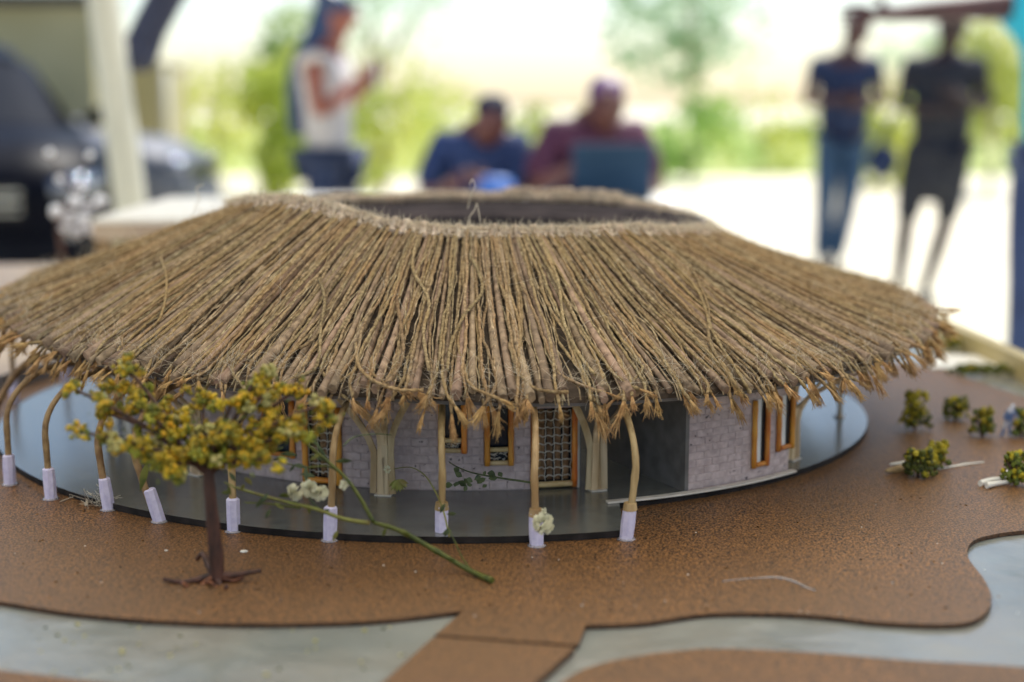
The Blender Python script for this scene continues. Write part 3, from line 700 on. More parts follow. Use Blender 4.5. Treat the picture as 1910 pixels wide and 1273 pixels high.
for (px, py) in ((425, 905), (432, 920), (440, 900), (450, 915), (492, 930), (500, 920), (512, 938), (480, 940), (520, 925), (505, 950), (470, 905), (538, 940), (600, 960), (575, 940), (630, 990)):
    leaf(px, py, 1.108, random.uniform(.006, .011), random.uniform(0, 6.28), random.choice(('leaf_dk', 'stem_br', 'stem')), .4)
def flowerhead(name, px, py, y, r, parent, label=None, n=46, m='petal'):
    c = q3(px, py, y); b = MB()
    for k in range(n):
        d = Vector((random.gauss(0, 1), random.gauss(0, 1), random.gauss(0, 1))).normalized(); s = d.orthogonal().normalized(); u = d.cross(s)
        R_ = r*random.uniform(.7, 1.0); w_ = r*.33; p = c+d*R_*.25; e = c+d*R_
        V = [p, p.lerp(e, .6)+s*w_, e+s*w_*.6+u*w_*.4, e-s*w_*.6+u*w_*.2, p.lerp(e, .6)-s*w_]
        b.add(V, [(0, 1, 2, 3, 4)])
    return b.build(name, M[m], parent)
flowerhead('flower_head', 553, 918, 1.112, .0085, twig); flowerhead('flower_head', 578, 912, 1.112, .0085, twig); flowerhead('flower_head', 597, 920, 1.112, .0075, twig)
flowerhead('flower_head', 642, 905, 1.11, .0045, twig)
sprig('side_stem', [(575, 925), (585, 940), (600, 952)], 1.112, 1.108, .0008, 'leaf_dk')
# pale dried flower against the second post from the right
fl = flowerhead('dried_flower', 1011, 977, 1.128, .0102, None, n=80)
tag(fl, 'pale cream dried flower clump against the paper sleeve of the central front post', 'flower')
b = MB(); fl2 = flowerhead('small_bud', 1015, 953, 1.128, .0032, None, n=16); fl2.parent = fl
for (px, py, a) in ((880, 1066, 2.2), (850, 1048, 2.6), (905, 1082, .6), (765, 1000, 2.4), (720, 985, -2.0)):
    leaf(px, py, 1.088, .007, a, 'stem', .4)
sprig('side_stem', [(880, 1066), (862, 1040), (848, 1010), (836, 985)], 1.092, 1.12, .0007, 'stem')
# climbing sprig on the wall side
TP2 = at_y(838, 1000, 1.15)
vine = thing('climbing_sprig', 'thin dark sprig with round green leaves stretched along the brick wall', 'plant', at_y(905, 880, 1.28))
twig_keep = twig; twig = vine
sprig('stem', [(838, 1002), (826, 950), (808, 910), (790, 885), (765, 872), (735, 875)], 1.14, 1.25, .0008, 'stem_br')
sprig('stem', [(1000, 902), (960, 896), (920, 890), (880, 882), (850, 870), (838, 862)], 1.19, 1.27, .0010, 'leaf_dk')
for (px, py, rr) in ((845, 885, .007), (850, 900, .008), (868, 898, .006), (848, 908, .005), (890, 895, .006), (902, 893, .006), (895, 905, .005), (922, 888, .007), (930, 893, .006), (912, 882, .004), (865, 906, .005)):
    for _ in range(2): leaf(px+random.uniform(-6, 6), py+random.uniform(-5, 5), 1.235, rr, random.uniform(0, 6.28), 'leaf_dk', .8)
for k in range(9): leaf(742, 895, 1.24, .010, -.2-2.6*k/9, 'stem_br', .35)
for (px, py) in ((834, 960), (838, 985), (830, 940), (842, 990)): leaf(px, py, 1.135, .008, random.uniform(0, 6.28), 'leaf_dk', .5)
flowerhead('small_bud', 724, 876, 1.24, .0042, vine, n=20)
twig = twig_keep
# hanging green leaf on a post at the left
hl = thing('green_leaf_sprig', 'narrow green leaf blade leaning on the tilted post behind the tree', 'leaf', at_y(272, 880, 1.20))
twig = hl
leaf(275, 862, 1.17, .022, -1.85, 'stem', .28); leaf(285, 830, 1.17, .016, -1.4, 'stem', .3); twig = twig_keep

# fibre tuft caught by a sleeve, chips, glue trail
ft = MB(); base = at_z(185, 945, GZ)
for k in range(46):
    a = base+Vector((random.gauss(0, .004), random.gauss(0, .003), .001+abs(random.gauss(0, .002)))); v = Vector((random.gauss(.3, 1), random.gauss(0, .5), abs(random.gauss(.5, .5)))).normalized()*random.uniform(.008, .022); c = Vector((random.gauss(0, .005), 0, random.gauss(0, .004)))
    ft.tube([a, a+v*.5+c, a+v], .00022, 3)
ft.tube(smooth_pts([at_z(160, 945, GZ)+Vector((0, 0, .002)), at_z(172, 925, GZ)+Vector((0, 0, .003)), at_z(182, 905, GZ)+Vector((0, 0, .002))], 4), .0016, 6, lobes=.3)
ft.tube(smooth_pts([at_z(172, 925, GZ)+Vector((0, 0, .003)), at_z(140, 930, GZ)+Vector((0, 0, .002)), at_z(112, 938, GZ)+Vector((0, 0, .001))], 4), .0004, 4)
tag(ft.build('fiber_tuft', M['fiber_pale'], None, True), 'loose tuft of pale jute fibres caught beside the third paper sleeve from the left', 'fibre tuft')
def chip(px, py, s, label, m='white'):
    p = at_z(px, py, GZ); bm = bmesh.new(); bmesh.ops.create_icosphere(bm, subdivisions=1, radius=1)
    b = MB().add([Vector((v.co.x*s*1.4+.2*s*math.sin(v.co.y*5), v.co.y*s, v.co.z*s*.45))+p+Vector((0, 0, s*.35)) for v in bm.verts], [tuple(v.index for v in f.verts) for f in bm.faces]); bm.free()
    tag(b.build('paper_chip', M[m]), label, 'chip')
chip(455, 1031, .0028, 'small white paper chip on the cork to the right of the tree trunk')
chip(310, 1028, .0013, 'tiny pale chip on the cork to the left of the tree trunk')
gt = MB().tube(smooth_pts([at_z(x, y, GZ)+Vector((0, 0, .0006)) for x, y in ((1348, 1086), (1375, 1083), (1410, 1080), (1450, 1079), (1480, 1086), (1505, 1098), (1522, 1104))], 4), [.0005+.0008*max(0, math.sin((i-8)/16*PI)) for i in range(25)], 6)
tag(gt.build('glue_trail', M['glue'], None, True), 'thin curved trail of clear glue on the cork right of the hut', 'glue')

# ================================================================== mossy shrubs and other small model things at the right
def clump(name, label, px, py, wpx, hpx, ycol=.5, n=60, group=None, z=GZ, dens=1.0, lump=.0036, spread=.8):
    p = at_z(px, py, z); s = p.y*1.02/FPX; t = thing(name, label, 'shrub', p, 0, group or ('model shrubs on the cork' if name == 'model_shrub' else None))
    W, H = wpx*s/2, hpx*s
    bs = [MB(), MB()]
    stem = MB()
    for k in range(5):
        e = p+Vector((random.uniform(-W, W)*.7, random.uniform(-W, W)*.5*spread, H*random.uniform(.5, .9))); stem.tube([p, p.lerp(e, .5)+Vector((0, 0, H*.08)), e], [.0014, .0010, .0006], 5)
    stem.build('stem', M['bark'], t, True)
    for k in range(n):
        u = random.random()**.7; a = random.uniform(0, 2*PI); zz = random.random()
        c = p+Vector((math.cos(a)*W*u*(1-.35*zz), math.sin(a)*W*u*spread*(1-.35*zz), H*(.12+.82*zz)))
        r = lump*random.uniform(.5, 1.1); bm = bmesh.new(); bmesh.ops.create_icosphere(bm, subdivisions=1, radius=r)
        col_ = 1 if (random.random() < ycol*(.4+zz)) else 0
        bs[col_].add([v.co*(1+.6*noise.noise(v.co*800+c*90))+c for v in bm.verts], [tuple(v.index for v in f.verts) for f in bm.faces]); bm.free()
    for q, nm, m in ((bs[0], 'foliage', 'moss_g'), (bs[1], 'blossom', 'moss_y')):
        if q.v: q.build(nm, M[m], t)
    return t
clump('model_shrub', 'upright mustard-yellow shrub standing alone right of the hut floor', 1706, 803, 64, 76, .95, 110)
clump('model_shrub', 'small dark green shrub at the left end of the pair near the blue figure', 1783, 784, 60, 48, .35, 80)
clump('model_shrub', 'yellow-green shrub just left of the blue figure', 1832, 814, 54, 58, .65, 80)
clump('model_shrub', 'dark green shrub beside the wooden peg in front', 1712, 890, 74, 56, .2, 110)
clump('model_shrub', 'yellow-topped sprig standing close behind the dark green shrub by the peg', 1747, 874, 50, 54, .85, 80)
clump('model_shrub', 'dense dark green shrub at the right edge above the white twig', 1893, 905, 56, 66, .25, 110)
clump('model_shrub', 'grey-green shrub at the right edge just past the blue figure', 1905, 815, 40, 58, .2, 60)
clump('moss_strip', 'low dark green moss strip along the white stream by the wood edging', 1835, 699, 150, 20, .12, 150, spread=.25)
clump('model_shrub', 'yellow-green shrub against the wooden edging at the far right corner', 1776, 655, 50, 28, .7, 60)
clump('model_shrub', 'yellow-green shrub under the flat-roofed pavilion', 245, 482, 100, 60, .6, 150, z=TZ, lump=.007)
b = MB().tube([at_z(1652, 884, GZ)+Vector((0, 0, .003)), at_z(1672, 882, GZ)+Vector((0, 0, .0035)), at_z(1700, 880, GZ)+Vector((0, 0, .003))], [.0016, .0042, .0036], 8, flat=.7)
pg = b.build('wooden_peg', M['post'], None, True); tag(pg, 'short wooden peg tipped with white lying before the dark green shrub', 'peg')
MB().tube([at_z(1660, 879, GZ)+Vector((0, 0, .007)), at_z(1690, 876, GZ)+Vector((0, 0, .007)), at_z(1712, 872, GZ)+Vector((0, 0, .0065))], [.0012, .0026, .002], 7).build('white_tip', M['white'], pg, True)
wt = thing('white_twig', 'whitewashed curling twig on the cork under the shrub at the right edge', 'twig', at_z(1865, 905, GZ))
for pix in (((1828, 908), (1850, 902), (1875, 900), (1898, 893), (1908, 884), (1900, 876), (1885, 878)), ((1840, 912), (1858, 908), (1880, 905)), ((1870, 893), (1885, 884), (1898, 880))):
    P = smooth_pts([at_z(x, y, GZ)+Vector((0, 0, .003)) for x, y in pix], 4); MB().tube(P, [.0030*(1-.5*i/len(P)) for i in range(len(P))], 6, lobes=.2).build('branch', M['white'], wt, True)
tag(MB().tube([at_z(1750, 877, GZ)+Vector((0, 0, .001)), at_z(1800, 868, GZ)+Vector((0, 0, .001)), at_z(1835, 864, GZ)+Vector((0, 0, .001))], [.0008, .0011, .0006], 5).build('white_thread', M['white']), 'pale straight thread on the cork behind the yellow-topped sprig', 'thread')

# ---- skin-modifier bodies
def skin_mesh(name, verts, edges, mat_, parent, sub=1, local=True, smooth=True):
    bm = bmesh.new(); sk = bm.verts.layers.skin.verify(); vs = []
    for i, (p, r) in enumerate(verts):
        v = bm.verts.new(p); v[sk].radius = r if isinstance(r, tuple) else (r, r); v[sk].use_root = (i == 0); vs.append(v)
    for a, c in edges: bm.edges.new((vs[a], vs[c]))
    me = bpy.data.meshes.new(name); bm.to_mesh(me); bm.free(); me.materials.append(mat_)
    o = bpy.data.objects.new(name, me); COL.objects.link(o); o.parent = parent
    m = o.modifiers.new('skin', 'SKIN'); m.use_smooth_shade = True
    s = o.modifiers.new('sub', 'SUBSURF'); s.levels = sub; s.render_levels = sub
    return o
class SK:
    def __init__(s): s.v = []; s.e = []
    def add(s, p, r, to=None):
        s.v.append((tuple(p), r)); i = len(s.v)-1
        if to is not None: s.e.append((to, i))
        return i
def skinmat(c): return mat('skin', tuple(x*.8 for x in c), tuple(min(1, x*1.15) for x in c), 12, .55)
def person(label, loc, rz, shirt, legs, skin, hair, H=1.7, pose=None, long_hair=False, legs_bare=False, sitting=False, group=None, sleeve=.6, glasses=False, hat=None):
    t = thing('person', label, 'person', loc, rz, group); k = H/1.7
    pose = pose or {}
    def V(x, y, z): return Vector((x*k, y*k, z*k))
    def R(*r): return tuple(x*k for x in r) if len(r) > 1 else (r[0]*k, r[0]*k)
    dz = -.36 if sitting else 0
    arms = pose.get('arms', {1: ((.25, .02, 1.12), (.20, -.20, 1.05)), -1: ((-.25, .02, 1.12), (-.20, -.20, 1.05))})
    ll = pose.get('legs', {1: ((.10, -.01, .88), (.11, -.01, .48), (.11, .02, .08)), -1: ((-.10, -.01, .88), (-.11, -.01, .48), (-.11, .02, .08))})
    if sitting: ll = {s: ((s*.10, -.02, .92), (s*.14, -.42, .97), (s*.14, -.42, .55)) for s in (1, -1)}
    tilt = pose.get('head', (0, 0)); hz = pose.get('hz', 0)
    def Z(p): return V(p[0], p[1], p[2]+dz)
    b = SK()
    pv = b.add(Z((0, 0, .95)), R(.145, .10)); be = b.add(Z((0, 0, 1.08)), R(.125, .09), pv); ch = b.add(Z((0, .01, 1.24)), R(.145, .10), be); uc = b.add(Z((0, .01, 1.37)), R(.12, .085), ch)
    nk = b.add(Z((tilt[0]*.2, -.005+tilt[1]*.2, 1.45)), R(.052), uc); jw = b.add(Z((tilt[0]*.6, -.025+tilt[1]*.6, 1.53+hz)), R(.062, .068), nk); hd = b.add(Z((tilt[0], -.015+tilt[1], 1.60+hz)), R(.074, .088), jw); ht = b.add(Z((tilt[0], .0+tilt[1], 1.665+hz)), R(.055, .065), hd)
    b.add(Z((tilt[0], -.118+tilt[1], 1.575+hz)), R(.012), hd)
    for s in (1, -1): b.add(Z((tilt[0]+s*.082, .005+tilt[1], 1.59+hz)), R(.014, .02), hd)
    sh = SK(); s0 = sh.add(Z((0, 0, .90 if sitting else .82)), R(.18, .13)); s1 = sh.add(Z((0, 0, 1.08)), R(.175, .12), s0); s2 = sh.add(Z((0, .01, 1.25)), R(.185, .125), s1); s3 = sh.add(Z((0, .01, 1.375)), R(.14, .10), s2)
    for s in (1, -1):
        el, wr = arms[s]; shp = (s*.175, .01, 1.375)
        a = b.add(Z(shp), R(.052), uc); mid = [(shp[i]+el[i])/2 for i in range(3)]; a1 = b.add(Z(mid), R(.047), a); a2 = b.add(Z(el), R(.038), a1)
        m2 = [(el[i]+wr[i])/2 for i in range(3)]; a3 = b.add(Z(m2), R(.036), a2); a4 = b.add(Z(wr), R(.025), a3)
        d = (Vector(wr)-Vector(el)).normalized(); side = Vector((-s*.3, 0, 1)); side = (side-d*side.dot(d)).normalized(); nrm = d.cross(side)
        pm = b.add(Z(Vector(wr)+d*.045), R(.034, .020), a4); kn = b.add(Z(Vector(wr)+d*.085), R(.036, .016), pm)
        for fi, (o_, L_) in enumerate(((.028, .068), (.010, .078), (-.009, .072), (-.027, .056))):
            r0 = Vector(wr)+d*.10+side*o_; f1 = b.add(Z(r0), R(.0085), kn); f2 = b.add(Z(r0+d*L_*.5+nrm*.006), R(.008), f1); b.add(Z(r0+d*L_*.85+nrm*.024), R(.007), f2)
        th = b.add(Z(Vector(wr)+d*.035+side*.040), R(.010), pm); b.add(Z(Vector(wr)+d*.075+side*.058), R(.009), th)
        c0 = sh.add(Z((s*.17, .01, 1.365)), R(.080), s3); e1 = [shp[i]+(el[i]-shp[i])*sleeve for i in range(3)]; sh.add(Z(e1), R(.078, .078), c0)
        hp, kn_, an = ll[s]
        l0 = b.add(Z(hp), R(.082), pv); b_m = [(hp[i]+kn_[i])/2 for i in range(3)]; l1 = b.add(Z(b_m), R(.07), l0); l2 = b.add(Z(kn_), R(.052), l1); cm = [kn_[i]+(an[i]-kn_[i])*.35 for i in range(3)]; l3 = b.add(Z(cm), R(.052), l2); l4 = b.add(Z(an), R(.034), l3)
        hl_ = b.add(Z((an[0], an[1]-.03, an[2]-.045)), R(.034, .03), l4); b.add(Z((an[0]+s*.015, an[1]-.16, an[2]-.055)), R(.036, .022), hl_)
    skin_mesh('body', b.v, b.e, skinmat(skin), t)
    skin_mesh('shirt', sh.v, sh.e, shirt, t)
    tr_ = SK(); p0 = tr_.add(Z((0, 0, .965)), R(.155, .112))
    for s in (1, -1):
        hp, kn_, an = ll[s]; full = not legs_bare
        h = tr_.add(Z(hp), R(.098, .10), p0); m_ = [hp[i]+(kn_[i]-hp[i])*(.55 if not full else .5) for i in range(3)]; q1 = tr_.add(Z(m_), R(.088), h)
        if full or pose.get('knee'):
            q2 = tr_.add(Z(kn_), R(.070), q1)
            if full:
                ax = [kn_[i]+(an[i]-kn_[i])*.95 for i in range(3)]; tr_.add(Z(ax), R(.060), q2)
    skin_mesh('trousers' if not legs_bare else 'shorts', tr_.v, tr_.e, legs, t)
    if pose.get('skirt'):
        MB().tube([V(0, 0, 1.05), V(0, 0, .92), V(-.02, 0, .75), V(-.03, 0, .60)], [.13*k, .15*k, .155*k, .14*k], 16, flat=.75, ref=(1, 0, 0)).build('skirt', legs, t, True, local=True)
    if not sitting:
        for s in (1, -1):
            an = ll[s][2]; MB().tube([V(an[0], an[1]+.05, .04), V(an[0], an[1]-.06, .045), V(an[0]+s*.015, an[1]-.20, .032)], [.040*k, .046*k, .034*k], 8, flat=.9).build('shoe', M['navy_cloth'], t, True, local=True)
    hs = SK(); h0 = hs.add(Z((tilt[0], .03+tilt[1], 1.605+hz)), R(.092, .092)); h1 = hs.add(Z((tilt[0], .0+tilt[1], 1.665+hz)), R(.090, .095), h0); hs.add(Z((tilt[0], -.03+tilt[1], 1.70+hz)), R(.070, .06), h1)
    if long_hair:
        a = hs.add(Z((tilt[0]*.8, .07+tilt[1]*.8, 1.50)), R(.095, .075), h0); a = hs.add(Z((0, .135, 1.35)), R(.10, .065), a); a = hs.add(Z((0, .155, 1.18)), R(.09, .06), a); hs.add(Z((0, .16, 1.00)), R(.055, .04), a)
    skin_mesh('hair', hs.v, hs.e, hair, t)
    if hat:
        hh = MB(); c = Z((tilt[0], tilt[1], 1.69))
        for (r0, z) in (): pass
        hh.tube([c+Vector((0, 0, -.045)), c+Vector((0, 0, -.01)), c+Vector((0, 0, .03)), c+Vector((0, 0, .045))], [.098, .098, .080, .03], 14)
        hh.prism([(c.x-.06, c.y-.06), (c.x-.05, c.y-.17), (c.x+.05, c.y-.17), (c.x+.06, c.y-.06)], c.z-.045, c.z-.035)
        hh.build('cap', hat, t, True, local=True)
    return t
H_dark = mat('hair_dark', (.008, .012, .030), (.014, .02, .05), 60, .7, spec=.15)
H_blue = mat('hair_long', (.012, .035, .11), (.02, .055, .16), 60, .45)  # dark hair; bluish lens veil over it is put into the colour
C_navy = mat('shirt_navy', (.010, .022, .075), (.016, .034, .10), 10, .8, 5, .6, 90)
C_navy2 = mat('shirt_blue', (.012, .03, .11), (.02, .045, .15), 10, .8, 5, .6, 90)
C_black = mat('dress_black', (.012, .014, .026), (.02, .024, .04), 10, .8)
C_maroon = mat('shirt_maroon', (.07, .018, .05), (.10, .028, .07), 10, .8)
C_white = mat('top_white', (.50, .48, .50), (.60, .58, .58), 10, .8)
C_jean = mat('jeans', (.018, .055, .13), (.03, .08, .18), 20, .8)
C_cyan = mat('shirt_cyan', (.01, .32, .55), (.015, .40, .65), 10, .8)
SKN = (.12, .042, .035); SKD = (.13, .042, .038)
# standing people at the right
pA = at_y(1563, 500, 9.2)
person('man in a dark blue T-shirt and jeans standing with folded arms right of the roof', (pA.x, 9.2, 0), 0, C_navy, C_jean, (.075, .03, .03), H_dark, 1.69,
       {'arms': {1: ((.25, -.02, 1.13), (.05, -.21, 1.12)), -1: ((-.25, -.02, 1.13), (-.05, -.19, 1.16))}, 'head': (.07, -.02),
        'legs': {1: ((.08, 0, .88), (.045, 0, .48), (-.02, .02, .08)), -1: ((-.09, 0, .88), (-.10, 0, .48), (-.11, .02, .08))}})
pB = at_y(1748, 400, 7.9)
person('person in black knee-length clothes and dark cap at the right', (pB.x, 7.9, 0), rad(-8), C_black, C_black, (.03, .015, .018), H_dark, 1.64,
       {'arms': {1: ((.24, -.04, 1.14), (.05, -.23, 1.20)), -1: ((-.25, -.04, 1.14), (-.05, -.22, 1.12))}, 'head': (.03, -.03), 'knee': True, 'skirt': True,
        'legs': {1: ((.09, 0, .88), (.05, 0, .48), (-.05, .02, .08)), -1: ((-.12, 0, .88), (-.17, 0, .48), (-.20, .02, .08))}}, legs_bare=True, hat=C_black)
tb_ = pB.x-.27
bgm = thing('shoulder_bag', 'dark shoulder bag hanging at the hip of the person in black', 'bag', (pB.x-.30, 7.95, .80))
MB().tube([(pB.x-.34, 7.92, .82), (pB.x-.30, 7.95, .80), (pB.x-.27, 7.98, .82)], [.08, .10, .08], 10, flat=.9).build('pouch', C_navy, bgm, True)
MB().tube([(pB.x-.33, 7.93, .90), (pB.x-.22, 7.88, 1.15), (pB.x+.08, 7.84, 1.38)], .012, 6).build('strap', C_navy, bgm, True)
# reaching person at the right edge
pC = at_y(2012, 200, 4.5)
person('cyan-shirted person at the right edge stretching out an arm', (pC.x, 4.5, 0), rad(-12), C_cyan, C_navy2, (.045, .015, .025), H_dark, 1.76,
       {'arms': {-1: ((-.36, -.12, 1.36), (-.56, -.22, 1.34)), 1: ((.25, .02, 1.12), (.22, -.16, 1.0))}, 'head': (0, -.02)}, sleeve=.35)
# woman in profile
pW = at_y(612, 200, 6.7)
person('woman with long dark hair in a pale sleeveless top looking at a phone', (pW.x, 6.7, 0), rad(78), C_white, C_navy, (.30, .10, .07), H_blue, 1.62,
       {'arms': {1: ((.22, .02, 1.12), (.14, -.15, 1.27)), -1: ((-.20, -.02, 1.12), (-.04, -.17, 1.27))}, 'head': (0, -.05), 'legs': {1: ((.10, 0, .88), (.11, -.10, .48), (.11, .02, .08)), -1: ((-.10, -.01, .88), (-.11, .03, .48), (-.11, .08, .08))}},
       long_hair=True, legs_bare=True, sleeve=.12)
ph = thing('phone', 'small pale phone held up by the woman in the white top', 'phone', at_y(700, 138, 6.5))
MB().box(at_y(700, 138, 6.5), (.012, .07, .14), .4).build('case', M['white'], ph); MB().box(at_y(700, 138, 6.5)+Vector((-.009, 0, 0)), (.003, .062, .128), .4).build('screen', M['pane'], ph)
# seated people
pS = at_y(905, 300, 6.25)
person('seated man in a navy shirt leaning over the far table, left of the laptop', (pS.x-.02, 6.25, 0), rad(-6), C_navy2, C_jean, SKN, H_dark, 1.60,
       {'arms': {1: ((.22, -.10, 1.12), (.08, -.32, 1.20)), -1: ((-.26, -.08, 1.12), (-.10, -.34, 1.18))}, 'head': (.07, -.14), 'hz': -.13}, sitting=True, sleeve=.9)
pT = at_y(1110, 300, 6.15)
person('seated person in a maroon shirt behind the open laptop', (pT.x, 6.15, 0), 0, C_maroon, C_jean, SKN, mat('hair_plum', (.10, .04, .13), (.16, .07, .2), 40, .5), 1.68,
       {'arms': {1: ((.26, -.10, 1.13), (.16, -.36, 1.22)), -1: ((-.28, -.10, 1.13), (-.12, -.36, 1.22))}, 'head': (.04, -.10), 'hz': -.11}, sitting=True, sleeve=.9)
def chair(x, y, rz, label):
    t = thing('plastic_chair', label, 'chair', (x, y, 0), rz, 'chairs at the far table')
    m = mat('chair_plastic', (.20, .30, .36), (.25, .35, .40), 5, .4)
    MB().box((0, 0, .44), (.44, .44, .03)).build('seat', m, t, local=True)
    MB().tube([(-.2, .22, .46), (-.2, .25, .70), (-.12, .26, .86), (.12, .26, .86), (.2, .25, .70), (.2, .22, .46)], .018, 8).build('back_frame', m, t, True, local=True)
    MB().box((0, .245, .70), (.36, .02, .26)).build('backrest', m, t, local=True)
    for sx in (-1, 1):
        for sy in (-1, 1): MB().tube([(sx*.18, sy*.18, .43), (sx*.21, sy*.21, .0)], [.02, .016], 8).build('leg', m, t, True, local=True)
chair(pS.x-.10, 6.33, rad(-20), 'pale blue plastic chair under the seated man in navy'); chair(pT.x, 6.25, 0, 'pale blue plastic chair under the person behind the laptop')
ft_ = thing('far_table', 'white-topped folding table where two people sit behind the hut', 'table', (-.12, 5.65, 0))
MB().box((-.14, 5.62, .725), (1.60, .70, .03)).build('tabletop', M['white'], ft_)
for x in (-.88, .60):
    for y in (5.33, 5.92): MB().tube([(x, y, .71), (x, y, 0)], .018, 8).build('leg', M['pole'], ft_, True)
lp = at_y(1138, 365, 5.62); M['laptop'] = mat('laptop', (.010, .035, .08), (.015, .045, .10), 6, .6, spec=.2)
lt = thing('laptop', 'open blue-grey laptop seen from behind on the far table', 'laptop', (lp.x, 5.6, .74))
b = MB().add([(lp.x-.155, 5.55, .752), (lp.x+.155, 5.55, .752), (lp.x+.155, 5.47, .965), (lp.x-.155, 5.47, .965), (lp.x-.155, 5.558, .752), (lp.x+.155, 5.558, .752), (lp.x+.155, 5.478, .967), (lp.x-.155, 5.478, .967)], [(3, 2, 1, 0), (4, 5, 6, 7), (0, 1, 5, 4), (1, 2, 6, 5), (2, 3, 7, 6), (3, 0, 4, 7)]); b.build('lid', M['laptop'], lt)
MB().box((lp.x, 5.67, .7475), (.31, .22, .013)).build('keyboard_base', M['laptop'], lt)
bx = at_y(925, 352, 5.55); bo = MB().tube([(bx.x, 5.55, .7405), (bx.x, 5.55, .75), (bx.x, 5.55, .80), (bx.x, 5.55, .83), (bx.x, 5.55, .84)], [.06, .07, .075, .06, .02], 14, flat=1).build('blue_pouch', mat('pouch_blue', (.01, .10, .42), (.015, .13, .5), 8, .5), None, True)
tag(bo, 'bright blue pouch on the far table in front of the man in navy', 'pouch')

# tiny figure at the right edge of the model
sf = at_z(1880, 815, GZ); fg = thing('model_figure', 'tiny blue and white scale figure striding between shrubs at the right edge', 'figurine', sf)
s_ = sf.y/FPX*70/1.7
b = SK(); R_ = lambda r: (r*s_, r*s_)
def q(x, y, z): return (x*s_, y*s_, z*s_)
a0 = b.add(q(0, 0, .9), R_(.17)); a1 = b.add(q(.06, 0, 1.2), R_(.19), a0); a2 = b.add(q(.14, 0, 1.4), R_(.10), a1); b.add(q(.18, 0, 1.58), R_(.12), a2)
for sx, kx, ax in ((.1, .05, .08), (-.1, -.18, -.30)):
    h_ = b.add(q(sx, 0, .85), R_(.11), a0); k_ = b.add(q(kx, 0, .45), R_(.09), h_); f_ = b.add(q(ax, 0, .06), R_(.07), k_); b.add(q(ax-.08, -.1, .04), R_(.06), f_)
for sx in (-1, 1):
    e_ = b.add(q(.06+sx*.26, 0, 1.1), R_(.07), a1); b.add(q(.06+sx*.30, -.1, .85), R_(.06), e_)
skin_mesh('body', b.v, b.e, mat('figure_paint', (.10, .16, .34), (.62, .62, .70), 60, .5, spread=(.45, .55)), fg)

# flat-roofed pavilion of the model at the back left
pv_ = thing('model_pavilion', 'flat white-roofed model pavilion on short timber piers behind the hut at the left', 'model building', (-.42, 2.85, TZ))
MB().box((-.44, 2.95, .907), (.68, .62, .008)).build('roof', M['white'], pv_)
MB().box((-.44, 2.95, .887), (.68, .62, .031)).build('roof_beam', M['beige_sheet'], pv_)
for x, y in ((-.765, 2.66), (-.12, 2.66), (-.765, 3.05), (-.12, 3.05)): MB().box((x, y, (.8715+TZ)/2), (.026, .026, .8715-TZ)).build('pier', M['post_dark'], pv_)

wb_p = at_z(115, 512, TZ)
wbt = thing('white_blossom_tree', 'thin brown-stemmed model tree with glossy white blossom at the left in front of the cars', 'model tree', wb_p)
k_ = wb_p.y
MB().tube(smooth_pts([wb_p, at_y(114, 460, k_), at_y(112, 415, k_), at_y(125, 380, k_)], 3), .007, 8).build('trunk', M['bark'], wbt, True)
M['gloss_white'] = mat('gloss_white', (.85, .86, .95), None, rough=.12, coat=.6)
for (x, y) in ((105, 395), (140, 378), (165, 385), (130, 405), (155, 410), (118, 425), (145, 432), (172, 428), (188, 375), (148, 350), (112, 335), (168, 290), (92, 285)):
    e = at_y(x, y, k_+random.uniform(-.03, .03)); m_ = at_y(118, 400, k_)
    if y > 340: MB().tube([m_, m_.lerp(e, .6)+Vector((0, 0, .004)), e], [.0035, .0025, .002], 6).build('branch', M['bark'], wbt, True)
    else: MB().tube([at_y(140, 360, k_), e], [.002, .0012], 5).build('branch', M['bark'], wbt, True)
    bm = bmesh.new(); bmesh.ops.create_icosphere(bm, subdivisions=2, radius=(.013 if y > 340 else .008)); b = MB().add([v.co*(1+.5*noise.noise(v.co*140+e*9))+e for v in bm.verts], [tuple(v.index for v in f.verts) for f in bm.faces]); bm.free()
    b.build('blossom', M['gloss_white'], wbt, True)

